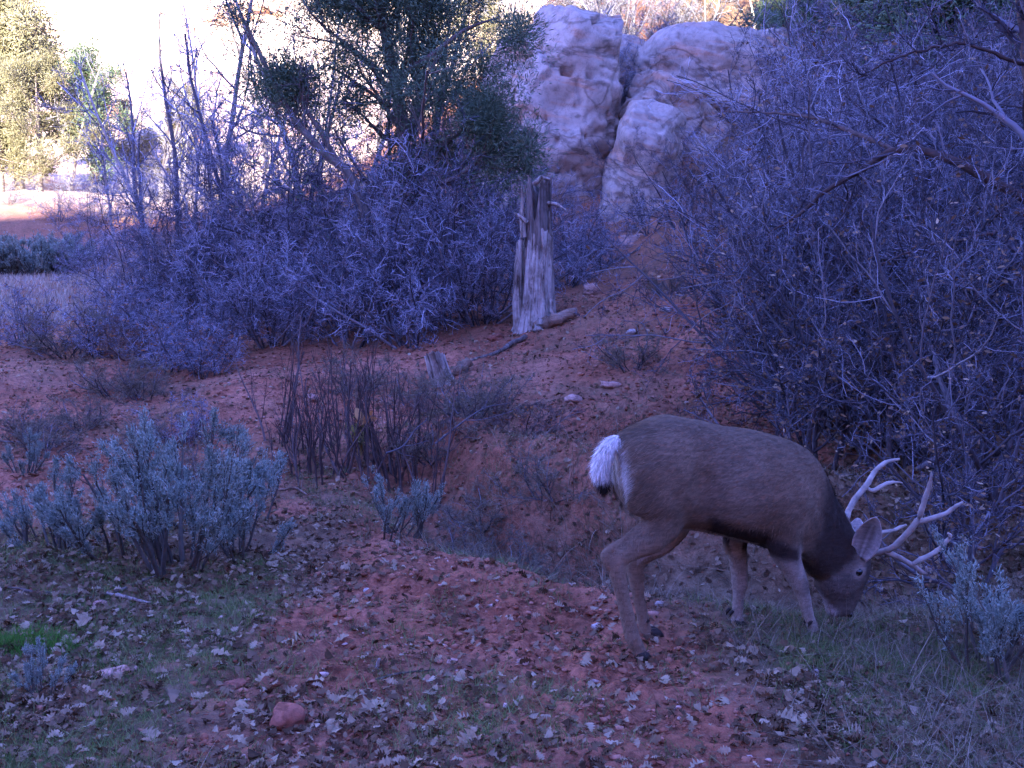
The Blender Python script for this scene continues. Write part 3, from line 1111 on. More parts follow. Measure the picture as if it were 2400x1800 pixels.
# tail: white bulb with a black tip, hanging over the rump
def tube_obj(pts, radii, name, mat, parent, n=10, k=20, sq=1.0, col=None):
    rows = resample(np.c_[np.array(pts), np.array(radii)], k)
    V, Q = tubes(rows[None, :, :3], np.maximum(rows[None, :, 3], 0.001), n)
    m = len(V)
    V = np.concatenate([V, [rows[0, :3], rows[-1, :3]]])
    a = np.arange(n)
    b = np.arange(m - n, m)
    T = np.concatenate([np.stack([np.roll(a, -1), a, np.full(n, m)], -1), np.stack([b, np.roll(b, -1), np.full(n, m + 1)], -1)])
    return make_mesh(name, V, [Q, T], mat, parent, True, col), V


tp = [D(1448, 1032, -.01), D(1425, 1050, -.015), D(1412, 1080, -.02), D(1408, 1105, -.02), D(1412, 1125, -.02), D(1418, 1143, -.02)]
rows_r = [0.026, 0.033, 0.035, 0.030, 0.021, 0.007]
tail, TV = tube_obj(tp, rows_r, 'tail', M['coat'], buck, 14, 24, col=np.full((24 * 14 + 2, 3), 0.5))
tz0, tz1 = D(1410, 1106)[2], D(1410, 1122)[2]
tw = sm(tz0, tz1, TV[:, 2] + 0.006 * fbm(TV * 60, 2, 3))[:, None]
TC = np.array([0.66, 0.62, 0.58]) * (1 - tw) + np.array([0.018, 0.014, 0.012]) * tw
c4 = np.ones((len(TV), 4), np.float32)
c4[:, :3] = TC
tail.data.color_attributes['coat'].data.foreach_set('color', c4.ravel())
tcen = TV.mean(0)
TN = nrm(TV - resample(np.array(tp), 24).repeat(14, 0)[np.r_[np.arange(24 * 14), 0, 335]] + 1e-5)
fur_on(TV, TN, TC, 5000, tail, lambda p, n: np.repeat(np.array([[-0.25, 0, -1.0]]), len(p), 0), 0.040, 0.0014, 0.30, name='tail_hair', seed=8)


# ears
def ear(base, tip, wdir, width, name='ear'):
    k, n = 16, 11
    base, tip, wdir = map(np.asarray, (base, tip, wdir))
    ax = tip - base
    nn = nrm(np.cross(ax, wdir))
    wdir = nrm(np.cross(nn, ax))
    if nn[1] > 0:
        nn = -nn            # the cupped side opens outwards, away from the head
    t = np.linspace(0, 1, k)
    prof = width * np.sin(np.pi * np.clip(t * 0.86 + 0.12, 0, 1)) ** 0.75
    prof[-1] = 0.004
    s = np.linspace(-1, 1, n)
    out = []
    for side in (1, -1):
        G = base + ax * t[:, None, None] + wdir * (prof[:, None, None] * s[None, :, None]) + nn * (-(0.9 * prof[:, None, None] * (1 - s[None, :, None] ** 2)) * 0.6 + side * 0.004)
        out.append(G)
    V = np.concatenate([out[0].reshape(-1, 3), out[1].reshape(-1, 3)])
    idx = np.arange(k * n).reshape(k, n)
    Q1 = np.stack([idx[:-1, :-1], idx[:-1, 1:], idx[1:, 1:], idx[1:, :-1]], -1).reshape(-1, 4)
    Q2 = Q1[:, ::-1] + k * n
    edge = np.concatenate([idx[:, 0], idx[-1, 1:], idx[::-1, -1][1:], idx[0, ::-1][1:]])
    e2 = edge + k * n
    Q3 = np.stack([edge[:-1], edge[1:], e2[1:], e2[:-1]], -1)
    rim = np.abs(s)[None, :].repeat(k, 0).ravel()
    tt = t[:, None].repeat(n, 1).ravel()
    w = np.clip(sm(0.75, 1.0, rim) * 0.7 + sm(0.85, 1, tt) * 0.6, 0, 1)[:, None]
    cin = np.array([0.30, 0.27, 0.25]) * (1 - w) + np.array([0.5, 0.46, 0.43]) * w
    cin = cin * (1 - 0.55 * np.exp(-((rim - 0.25) / 0.18) ** 2)[:, None] * (tt < 0.75)[:, None])
    cout = np.repeat(np.array([[0.10, 0.078, 0.066]]), k * n, 0)
    return make_mesh(name, V, [Q1, Q2, Q3], M['coat'], buck, True, np.concatenate([cin, cout]))


ear(D(2014, 1312, -.075), D(2054, 1212, -.155), D(2060, 1270, -.15) - D(2010, 1255, -.10), 0.058)
ear(D(2008, 1290, .07), D(2012, 1215, .20), D(2060, 1280, .1) - D(2000, 1280, .1), 0.05)

# antlers: each beam forks, and each fork forks again
def antler(paths):
    mb = MB()
    for pts, r in paths:
        rows = resample(np.c_[np.array(pts), np.array(r)], 22)
        V, Q = tubes(rows[None, :, :3], np.maximum(rows[None, :, 3], 0.0025), 10)
        nn = len(V)
        V = V + nrm(V - np.repeat(rows[:, :3], 10, 0)) * (0.0022 * fbm(V * np.array([60, 60, 60]), 3, 9))[:, None]
        V = np.concatenate([V, [rows[0, :3], rows[-1, :3]]])
        a = np.arange(10)
        b2 = np.arange(nn - 10, nn)
        T = np.concatenate([np.stack([np.roll(a, -1), a, np.full(10, nn)], -1), np.stack([b2, np.roll(b2, -1), np.full(10, nn + 1)], -1)])
        mb.add(V, Q, T)
    return mb.build('antler', M['antler'], buck, True)


antler([
    ([D(2030, 1302, -.045), D(2050, 1297, -.06), D(2085, 1287, -.10), D(2117, 1260, -.14), D(2150, 1220, -.18), D(2164, 1181, -.21), D(2178, 1140, -.23), D(2183, 1108, -.24)],
     [.017, .0155, .0145, .014, .0135, .012, .0105, .004]),
    ([D(2146, 1224, -.175), D(2172, 1218, -.185), D(2215, 1204, -.19), D(2240, 1187, -.195), D(2257, 1176, -.20)], [.013, .0125, .011, .0085, .0035]),
    ([D(2072, 1292, -.085), D(2105, 1306, -.11), D(2140, 1325, -.14), D(2164, 1343, -.16), D(2172, 1340, -.165), D(2171, 1328, -.17)], [.014, .013, .012, .010, .008, .0035]),
    ([D(2138, 1323, -.14), D(2160, 1311, -.155), D(2188, 1297, -.165), D(2216, 1272, -.175), D(2227, 1256, -.18), D(2222, 1250, -.182)], [.011, .0115, .011, .0095, .007, .0035]),
])
antler([
    ([D(2020, 1296, .045), D(2005, 1262, .07), D(1985, 1212, .11), D(2003, 1172, .14), D(2034, 1132, .17), D(2050, 1105, .19), D(2075, 1084, .21), D(2108, 1076, .22)],
     [.017, .0155, .0145, .014, .0135, .0115, .010, .0035]),
    ([D(2028, 1142, .165), D(2045, 1150, .165), D(2072, 1136, .17), D(2095, 1130, .175), D(2116, 1132, .18)], [.009, .0105, .010, .008, .0035]),
    ([D(2003, 1262, .07), D(2030, 1255, .11), D(2064, 1248, .15), D(2090, 1244, .17), D(2110, 1236, .18), D(2124, 1230, .185)], [.013, .012, .0105, .009, .007, .003]),
])
# eye, nose, hooves
bm = bmesh.new()
bmesh.ops.create_uvsphere(bm, u_segments=16, v_segments=10, radius=0.018)
me = bpy.data.meshes.new('eye')
bm.to_mesh(me)
bm.free()
me.materials.append(M['eye'])
for lat in (-.068, .068):
    o = link('eye', me, buck)
    o.location = D(2012, 1340, lat)
bm = bmesh.new()
bmesh.ops.create_uvsphere(bm, u_segments=16, v_segments=10, radius=1)
me = bpy.data.meshes.new('nose')
bm.to_mesh(me)
bm.free()
me.materials.append(M['eye'])
o = link('nose', me, buck)
o.location = D(1988, 1438)
o.scale = (0.022, 0.028, 0.018)


def hoof(p, name='hoof'):
    mb = MB()
    gzz = g1(*(O + fw * p[0] + lf_ * p[1])[:2]) - O[2]
    for sd_ in (-1, 1):
        rings = []
        th = np.arange(12) * 2 * np.pi / 12
        for h, a, fwd in ((0.0, 1.0, 0.0), (0.012, 0.98, -0.003), (0.028, 0.78, -0.009), (0.038, 0.4, -0.014)):
            x = np.cos(th) * 0.030 * a + fwd + np.where(np.cos(th) > 0, np.cos(th) * 0.008 * (1 - h * 10), 0)
            y = np.sin(th) * 0.0155 * a * (1 - 0.35 * np.clip(np.cos(th), 0, 1)) + sd_ * 0.0165
            rings.append(np.stack([p[0] + 0.004 + x, p[1] + y, np.full(12, gzz + h - 0.004)], -1))
        mb.add(*loft(rings))
        # dew claw
        q = np.array([p[0] - 0.045, p[1] + sd_ * 0.016, gzz + 0.065])
        V, Q = tubes(np.array([[q + [0.012, 0, 0.012], q, q + [-0.004, 0, -0.016]]]), np.array([[0.008, 0.009, 0.003]]), 7)
        mb.add(V, Q)
    return mb.build(name, M['hoof'], buck, True)


for u, v, lat in ((1503, 1540, -.11), (1532, 1518, .115), (1912, 1490, -.105), (1729, 1466, .11)):
    hoof(D(u, v, lat))

# ------------------------------------------------------------------ plants: builders
def shrub_mesh(seed, stems, height, spread, levels, lean=0.35, k0=9, wig0=0.10, r0=0.022, base_r=0.12, trop0=(0, 0, 0.06)):
    """returns list of (P, R): stems then finer and finer branches"""
    rg = np.random.default_rng(seed)
    a = rg.uniform(0, 2 * np.pi, stems)
    rr = base_r * np.sqrt(rg.uniform(0, 1, stems))
    st = np.stack([np.cos(a) * rr, np.sin(a) * rr, np.full(stems, -0.08)], -1)
    a2 = a + rg.normal(0, 0.5, stems)
    le = lean * rg.uniform(0.2, 1.3, stems)
    d = np.stack([np.cos(a2) * le * spread, np.sin(a2) * le * spread, np.ones(stems)], -1)
    L = height * rg.uniform(0.6, 1.1, stems)
    P = walk(rg, st, d, L, k0, wig0, np.array(trop0))
    R = (r0 * rg.uniform(0.6, 1.2, stems))[:, None] * np.linspace(1, 0.3, k0)[None]
    out = [(P, R)]
    for (n, t0, t1, ang, lfac, k, wig, trop, rf, rmin) in levels:
        P, R = grow(rg, P, R, n, t0, t1, ang, lfac, k, wig, trop, rf, rmin)
        out.append((P, R))
    return out, rg


def tube_mesh(lv, sides, mat, name):
    V, Fq, n = [], [], 0
    for (P, R), sd_ in zip(lv, sides):
        v, q = tubes(P, R, sd_)
        V.append(v)
        Fq.append(q + n)
        n += len(v)
    V = np.concatenate(V)
    me = bpy.data.meshes.new(name)
    fill_mesh(me, V, [np.concatenate(Fq)])
    me.materials.append(mat)
    return me


def fill_mesh(me, V, faces, smooth=False):
    V = np.ascontiguousarray(V, np.float32)
    me.vertices.add(len(V))
    me.vertices.foreach_set('co', V.ravel())
    loops = np.concatenate([f.ravel() for f in faces]).astype(np.int32)
    sizes = np.concatenate([np.full(len(f), f.shape[1], np.int32) for f in faces])
    starts = np.concatenate([[0], np.cumsum(sizes)[:-1]]).astype(np.int32)
    me.loops.add(len(loops))
    me.loops.foreach_set('vertex_index', loops)
    me.polygons.add(len(sizes))
    me.polygons.foreach_set('loop_start', starts)
    me.polygons.foreach_set('loop_total', sizes)
    if smooth:
        me.polygons.foreach_set('use_smooth', np.ones(len(sizes), bool))
    me.update(calc_edges=True)


TL = np.array([0, .08, .18, .26, .36, .45, .56, .65, .76, .85, .94, 1.0])
WL = np.array([.015, .03, .17, .08, .28, .11, .36, .14, .30, .13, .17, .02])


def leaf_batch(rg, pos, size, nrmv, curl=0.35, lobes=True, tilt=0.5):
    """lobed oak leaves lying around unit normals; returns V, quads"""
    n = len(pos)
    T, W = (TL, WL) if lobes else (np.array([0, .25, .6, 1.0]), np.array([.03, .17, .21, .02]))
    k = len(T)
    a = rg.uniform(0, 2 * np.pi, n)
    up = nrm(nrmv + rg.normal(size=(n, 3)) * tilt)
    ref = np.stack([np.cos(a), np.sin(a), np.zeros(n)], -1)
    ex = nrm(ref - up * (ref * up).sum(1, keepdims=True))
    ey = np.cross(up, ex)
    c1 = rg.uniform(-1, 1.6, n) * curl
    c2 = rg.uniform(-1.2, 1.2, n) * curl
    asym = rg.uniform(0.75, 1.25, (n, 2))
    V = np.empty((n, k, 2, 3))
    for s_, sg in ((0, -1), (1, 1)):
        w = WL[None] * asym[:, s_:s_ + 1] if lobes else W[None] * asym[:, s_:s_ + 1]
        x = T[None] - 0.5
        y = sg * w
        z = c1[:, None] * w ** 2 * 4 * 0.5 + c2[:, None] * (x ** 2 - 0.1) + 0.05 * rg.normal(size=(n, k)) * (w > 0.05)
        L = (np.ones(n) * size)[:, None, None]
        V[:, :, s_] = pos[:, None] + L * (ex[:, None] * (x[..., None] + np.zeros((n, k, 1))) + ey[:, None] * y[..., None] + up[:, None] * z[..., None])
    idx = np.arange(n * k * 2).reshape(n, k, 2)
    Q = np.stack([idx[:, :-1, 0], idx[:, :-1, 1], idx[:, 1:, 1], idx[:, 1:, 0]], -1).reshape(-1, 4)
    return V.reshape(-1, 3), Q


def leaves_mesh(rg, P, count, size, mat, name, droop=0.5):
    i = rg.integers(0, len(P), count)
    j = rg.integers(max(1, P.shape[1] // 2), P.shape[1], count)
    pos = P[i, j] + rg.normal(size=(count, 3)) * 0.01 - np.array([0, 0, size * 0.3])
    nv = rg.normal(size=(count, 3))
    V, Q = leaf_batch(rg, pos, size * rg.uniform(0.6, 1.2, count), nrm(nv), 0.5, False, 0.2)
    me = bpy.data.meshes.new(name)
    fill_mesh(me, V, [Q])
    me.materials.append(mat)
    return me


class Proto:
    def __init__(self, parts):
        self.parts = parts              # list of (part name, mesh)


def plant(proto, name, label, cat, loc, rz=0.0, s=1.0, group=None, tilt=(0, 0)):
    o = thing(name, label, cat, loc, rz, s, group, tilt)
    for pn, me in proto.parts:
        link(pn, me, o)
    return o


U = (0, 0, 0.05)
# open, tall oak brush with pale twigs
def oak(seed, h, leaves=0, stems=6, spread=1.0, lean=0.55, mat='oak_twig'):
    lv, rg = shrub_mesh(seed, stems, h, spread, [
        (8, .15, .98, .8, .50, 8, .16, U, .55, .0050),
        (6, .2, 1.0, .85, .50, 6, .20, U, .6, .0029),
        (7, .15, 1.0, .85, .50, 5, .24, U, .65, .0018),
        (3, .2, 1.0, .85, .50, 4, .26, U, .7, .0014)], lean, 10, .13, .023)
    parts = [('stem_cluster', tube_mesh(lv[:2], (6, 5), M['oak_bark'], 'stem_cluster')),
             ('crown', tube_mesh(lv[2:], (4, 3, 3), M[mat], 'crown'))]
    if leaves:
        parts.append(('dead_foliage', leaves_mesh(rg, lv[3][0], leaves, 0.042, M['dead_leaf'], 'dead_foliage')))
    return Proto(parts)


OAK = [oak(501, 2.6, 350), oak(502, 2.2, 160, 7, 1.2, .7, 'shade_dark_twig'), oak(503, 3.0, 160, 5, .8, .5), oak(504, 1.7, 900, 8, 1.3, .8, 'shade_dark_twig')]


def brush(seed, h, stems=11, lean=0.8, mat='brush_twig', leaves=0, rk=1.0, lm='dead_leaf'):
    lv, rg = shrub_mesh(seed, stems, h, 1.0, [
        (8, .12, .98, .8, .45, 7, .20, (0, 0, .03), .55, .005 * rk),
        (7, .15, 1.0, .85, .52, 5, .24, (0, 0, .02), .6, .0036 * rk),
        (7, .15, 1.0, .85, .55, 4, .26, (0, 0, 0.), .65, .0028 * rk)], lean, 9, .16, .016 * rk, .18)
    parts = [('stem_cluster', tube_mesh(lv[:2], (5, 4), M['oak_bark'] if mat != 'red_twig' else M['red_twig'], 'stem_cluster')),
             ('crown', tube_mesh(lv[2:], (3, 3), M[mat], 'crown'))]
    if leaves:
        parts.append(('dead_foliage', leaves_mesh(rg, lv[2][0], leaves, 0.045, M[lm], 'dead_foliage')))
    return Proto(parts)


BRUSH = [brush(511, 2.3), brush(512, 1.9, 13, .95, 'shade_dark_twig'), brush(513, 2.7, 9, .6), brush(514, 1.5, 14, 1.0)]
LOW = [brush(521, 0.8, 14, 1.1, 'weed_twig', 60, .7), brush(522, 0.6, 12, 1.2, 'red_twig', 120, .7, 'orange_leaf'), brush(523, 1.0, 12, .9, 'brush_twig', 220, .8, 'orange_leaf')]


def talltree(seed, h, stems=1, r0=.075, mat='pale_bark', lean=.15, tw='oak_twig'):
    lv, rg = shrub_mesh(seed, stems, h, 1.0, [
        (12, .25, .97, .75, .36, 9, .14, (0, 0, .10), .5, .012),
        (6, .2, 1.0, .75, .48, 6, .18, U, .55, .007),
        (5, .2, 1.0, .8, .5, 5, .22, U, .6, .0045),
        (3, .2, 1.0, .8, .5, 4, .24, U, .65, .0035)], lean, 14, .07, r0, .15)
    return Proto([('trunk', tube_mesh(lv[:1], (9,), M[mat], 'trunk')), ('crown', tube_mesh(lv[1:], (5, 4, 3, 3), M[tw], 'crown'))])


TALL = [talltree(531, 6.5, 2, .07), talltree(532, 5.5, 1, .08, lean=.3), talltree(533, 7.5, 2, .09, 'oak_bark')]


def sticks(seed, n, h, lean=.25, br=.2):
    lv, rg = shrub_mesh(seed, n, h, 1.0, [
        (5, .2, .95, .38, .38, 6, .09, (0, 0, .10), .55, .0028),
        (4, .3, 1.0, .5, .4, 4, .12, (0, 0, .06), .7, .0018)], lean, 10, .07, .0095, br, (0, 0, .03))
    R0 = lv[0][1]
    R0 *= np.exp(rg.normal(0, .45, len(R0)))[:, None]
    return Proto([('stem_cluster', tube_mesh(lv[:1], (6,), M['dark_stem'], 'stem_cluster')), ('crown', tube_mesh(lv[1:], (4, 3), M['dark_stem'], 'crown'))])


STICK = [sticks(541, 14, 1.0, .3), sticks(542, 10, .95, .4), sticks(543, 16, .85, .3, .28), sticks(544, 5, 1.2, .25, .08)]


def sage(seed, stems, h, lean, leaves, base_r=.10, fine=1.0):
    lv, rg = shrub_mesh(seed, stems, h, 1.0, [
        (7, .38, .98, .30, .36, 6, .09, (0, 0, .13), .5, .0028),
        (5, .25, 1.0, .38, .50, 5, .11, (0, 0, .12), .6, .0017)], lean, 10, .085, .013, base_r, (0, 0, .05))
    P = np.concatenate([lv[2][0].reshape(-1, 3), lv[1][0][:, 3:].reshape(-1, 3)])
    i = rg.integers(0, len(P), leaves)
    pos = P[i] + rg.normal(size=(leaves, 3)) * 0.009
    d = nrm(rg.normal(size=(leaves, 3)) * 0.6 + np.array([0, 0, 0.9]) + 0.5 * nrm(pos * np.array([1, 1, 0]) + 1e-6))
    s = nrm(np.cross(d, rg.normal(size=(leaves, 3)))) * (0.0016 * fine)
    L = (0.017 * fine * rg.uniform(0.6, 1.3, leaves))[:, None]
    V = np.stack([pos - s * .5, pos + s * .5, pos + d * L * .7 + s * 1.3, pos + d * L, pos + d * L * .7 - s * 1.3], 1).reshape(-1, 3)
    k = np.arange(leaves)[:, None] * 5
    me = bpy.data.meshes.new('foliage')
    fill_mesh(me, V, [np.concatenate([k, k + 1, k + 2, k + 3, k + 4], 1)])
    me.materials.append(M['sage_leaf'])
    return Proto([('stem_cluster', tube_mesh(lv, (6, 4, 3), M['sage_stem'], 'stem_cluster')), ('foliage', me)])


SAGE = [sage(551, 18, .64, .62, 24000), sage(552, 10, .56, .68, 13000), sage(553, 7, .50, .78, 5000), sage(554, 13, .58, .78, 18000, .18)]


def sprigs(rg, P, per, length, rad, spread, mat, name, up=0.35):
    """needle-covered sprays around branch ends"""
    C = np.repeat(P, per, 0)
    n = len(C)
    off = rg.normal(size=(n, 3)) * spread
    d = nrm(off + rg.normal(size=(n, 3)) * spread * 0.6 + np.array([0, 0, up * spread]))
    L = length * rg.uniform(0.5, 1.3, n)
    st = C + off * 0.75
    PP = st[:, None] + d[:, None] * (np.linspace(0, 1, 3)[None, :, None] * L[:, None, None])
    RR = (rad * rg.uniform(0.6, 1.3, n))[:, None] * np.array([0.7, 1.0, 0.25])[None]
    V, Q = tubes(PP, RR, 3)
    me = bpy.data.meshes.new(name)
    fill_mesh(me, V, [Q])
    me.materials.append(mat)
    return me


def tube_part(name, items, mat, parent, n=8):
    mb = MB()
    for pts, rad, k in items:
        rows = resample(np.c_[np.array(pts), np.array(rad)], k)
        V, Q = tubes(rows[None, :, :3], np.maximum(rows[None, :, 3], .002), n)
        mb.add(V, Q)
    return mb.build(name, mat, parent, True)


def conifer(seed, name, label, base, trunks, crown, leafmat='juniper_leaf', per=18, sl=.060, srad=.0055, sspread=.17, limb=(16, .3, .98, .95, .34), bare=0.35, clumps=None, group=None, cat='tree', barkmat='juniper_bark'):
    """trunks: list of (world points, radii). clumps: extra world points that carry foliage."""
    rg = np.random.default_rng(seed)
    base = np.array(base, float)
    o = thing(name, label, cat, base, 0, 1, group)
    tube_part('trunk', [(np.array(p) - base, r, 22) for p, r in trunks], M[barkmat], o, 10)
    LP, ends = [], []
    for p, r in trunks:
        rows = resample(np.c_[np.array(p) - base, np.array(r)], 22)
        P, R = rows[None, :, :3], np.maximum(rows[None, :, 3], .004)
        side_limb = np.linalg.norm(rows[-1, :3] - rows[0, :3]) < 2.2      # a side limb carries fewer, longer boughs
        P1, R1 = grow(rg, P, R, 7 if side_limb else limb[0], limb[1], limb[2], limb[3], .62 if side_limb else limb[4], 8, .13, (0, 0, .07), .36, .007)
        P2, R2 = grow(rg, P1, R1, 7, .25, 1.0, .7, .42, 6, .18, (0, 0, .06), .55, .005)
        P3, R3 = grow(rg, P2, R2, 3, .3, 1.0, .7, .5, 4, .2, (0, 0, .08), .6, .0035)
        LP += [(P1, R1), (P2, R2), (P3, R3)]
        tops = np.concatenate([P2[:, -1], P3[:, -1], P3[:, 2]])
        ends.append(tops)
    E = np.concatenate(ends)
    E = E[crown(E + base)]
    # patchy foliage: some limbs stay bare
    keep = vnoise(E * 2.6 + seed, seed) > (bare - 0.5) * 1.0
    E = E[keep]
    if clumps is not None:
        C = np.array(clumps) - base
        C = np.repeat(C, 7, 0) + rg.normal(size=(len(C) * 7, 3)) * np.array([.26, .30, .36])
        C = C[vnoise(C * np.array([5.0, 5.0, 2.4]) + 2, seed + 1) > -0.12]
        E = np.concatenate([E, C])
    me = tube_mesh(LP, [5, 4, 3] * len(trunks), M[barkmat], 'limb_cluster')
    link('limb_cluster', me, o)
    link('crown', sprigs(rg, E, per, sl, srad, sspread, M[leafmat], 'crown'), o)
    return o


# ------------------------------------------------------------------ the juniper in the middle and its neighbours
jb = gu(945, 15.0)
JD = 15.0
jt1 = [jb + [0, 0, -.1], px(955, 480, JD), px(950, 362, JD), px(932, 220, JD), px(905, 90, JD), px(890, -30, JD), px(880, -190, JD)]
jt2 = [px(948, 330, JD), px(985, 230, JD + .1), px(966, 120, JD + .3), px(968, 0, JD + .4), px(985, -140, JD + .4)]


def crown_main(E):
    u, v = to_uv(E[:, 0], E[:, 1], E[:, 2])
    return (v < 440) & (u > 680 + np.clip(v - 100, 0, 400) * .5)


cl = []
rg = np.random.default_rng(77)
for u, v, w in ((1180, 290, 4), (1215, 360, 3), (1150, 340, 4), (1100, 250, 4), (1130, 210, 3), (1195, 330, 3), (1085, 310, 3), (1060, 250, 3), (1170, 150, 2), (1120, 150, 2), (1060, 90, 3), (1040, 320, 3), (1000, 250, 2), (860, 60, 3), (820, 30, 2), (1190, 205, 2), (1215, 430, 2), (1130, 410, 2),
                (900, 130, 2), (1010, 60, 3), (1090, 40, 2), (1140, 60, 2), (1040, 180, 2), (780, 95, 1), (1210, 60, 1), (1030, 420, 2), (1090, 350, 2), (880, 380, 2), (830, 300, 2), (760, 260, 2), (800, 200, 1), (1160, 440, 2), (990, 330, 2), (860, 230, 2), (910, 300, 2), (1075, 170, 2)):
    for q in range(w):
        cl.append(px(u + rg.normal() * 22, v + rg.normal() * 20, JD + rg.normal() * .5))
conifer(601, 'juniper_tree', 'green juniper with twin dark trunks standing behind the bare brush', jb,
        [(jt1, [.115, .105, .095, .085, .072, .06, .045]), (jt2, [.07, .06, .055, .045, .035]),
         ([px(935, 180, JD), px(1010, 130, JD - .3), px(1090, 70, JD - .4), px(1170, 40, JD - .5)], [.045, .035, .025, .01]),
         ([px(905, 80, JD), px(840, 20, JD - .3), px(770, -40, JD - .3)], [.04, .03, .012]),
         ([px(952, 420, JD), px(1030, 350, JD - .2), px(1110, 290, JD - .3), px(1190, 240, JD - .3)], [.035, .03, .022, .010]),
         ([px(935, 230, JD), px(860, 150, JD), px(800, 105, JD), px(700, 85, JD + .2)], [.03, .025, .018, .008]),
         ([px(952, 440, JD), px(1060, 420, JD - .5), px(1150, 350, JD - .6), px(1200, 330, JD - .6)], [.045, .035, .025, .01])],
        crown_main, clumps=cl, bare=.30, limb=(30, .12, .98, .85, .36), per=26, sspread=.15)
cl = []
for u, v, w in ((572, 60, 2), (580, 130, 3), (600, 190, 3), (610, 240, 2), (640, 270, 2), (690, 190, 4), (715, 215, 3), (660, 20, 2), (620, 320, 2), (730, 255, 2), (650, 360, 2), (745, 320, 1), (700, 380, 1), (760, 410, 2), (690, 170, 3)):
    for q in range(w):
        cl.append(px(u + rg.normal() * 14, v + rg.normal() * 16, 14.3 + rg.normal() * .3))
b2 = gu(905, 14.3)
conifer(603, 'juniper_tree', 'slender leaning juniper with sparse tufts left of the twin trunked one', b2,
        [([b2 + [0, 0, -.1], px(840, 450, 14.3), px(760, 360, 14.3), px(690, 280, 14.3), px(640, 190, 14.3), px(592, 90, 14.3), px(565, 30, 14.3)], [.075, .065, .055, .045, .035, .025, .01]),
         ([px(800, 400, 14.3), px(752, 310, 14.3), px(715, 250, 14.3), px(695, 180, 14.3)], [.04, .033, .025, .012])],
        lambda E: (to_uv(E[:, 0], E[:, 1], E[:, 2])[1] < 330), clumps=cl, bare=.6, limb=(14, .3, .98, .8, .20))

# pinyons and junipers on the sunlit slope at the far left
def simple_conifer(seed, u, d, h, label, name='pinyon_pine', mat='pinyon_leaf', wide=.34, lean=(0, 0), bare=.3, group=None, per=22):
    b = gu(u, d)
    tp_ = [b + [0, 0, -.2], b + np.array([lean[0] * .3, lean[1] * .3, h * .35]), b + np.array([lean[0] * .6, lean[1], h * .7]), b + np.array([lean[0], lean[1], h])]
    s = h / 5
    conifer(seed, name, label, b, [(tp_, [.12 * s, .10 * s, .06 * s, .02 * s])], lambda E: E[:, 2] > b[2] + .12 * h, mat, per, .13 * s, .016 * s, .24 * s, (22, .14, .98, 1.1, wide), bare, group=group)


simple_conifer(611, 60, 47, 9.6, 'tall pinyon pine at the far left lit by the sun', wide=.30, lean=(.6, 0))
simple_conifer(612, 20, 45, 5.4, 'bushy sunlit pinyon low on the far left slope', wide=.42)
simple_conifer(613, 235, 46, 5.2, 'dark juniper standing right of the tall sunlit pinyon', name='juniper_tree', mat='juniper_leaf', wide=.34)
simple_conifer(614, 110, 44, 4.6, 'small sunlit pinyon between the tall one and the round bush', wide=.45)
simple_conifer(615, 330, 50, 3.8, 'small pinyon behind the leafless trees on the sunlit slope', wide=.45)
simple_conifer(616, 470, 50, 4.2, 'middle sized pinyon far behind the leafless trunks', wide=.4)
simple_conifer(617, 1350, 31, 5.0, 'pinyon growing on the ledge above the pale dome', wide=.36, mat='juniper_leaf', name='juniper_tree')
simple_conifer(618, 2010, 30, 4.0, 'dark juniper above the sandstone block behind the oak', wide=.4, mat='juniper_leaf', name='juniper_tree')
simple_conifer(619, 2240, 27, 4.8, 'dense dark juniper high on the slope behind the oak', wide=.4, mat='juniper_leaf', name='juniper_tree')
simple_conifer(620, 1890, 31, 3.4, 'bushy juniper behind the right end of the sandstone', wide=.45, mat='juniper_leaf', name='juniper_tree')
simple_conifer(621, -160, 46, 8.5, 'half hidden pinyon at the left edge of the slope', wide=.4)
simple_conifer(623, 1840, 27.5, 3.6, 'dark juniper at the right end of the sandstone top', wide=.45, mat='juniper_leaf', name='juniper_tree', bare=.1)
simple_conifer(624, 1960, 25, 4.2, 'wide dark juniper above the blocky sandstone shoulder', wide=.45, mat='juniper_leaf', name='juniper_tree', bare=.1)
simple_conifer(625, 2130, 20, 5.2, 'dark juniper near the top of the oak thicket', wide=.45, mat='juniper_leaf', name='juniper_tree', bare=.1)
simple_conifer(626, 2330, 17, 5.6, 'dark juniper in the upper right corner', wide=.45, mat='juniper_leaf', name='juniper_tree', bare=.1)
simple_conifer(622, 1130, 44, 4.5, 'sunlit pinyon seen through the juniper crown', wide=.4)

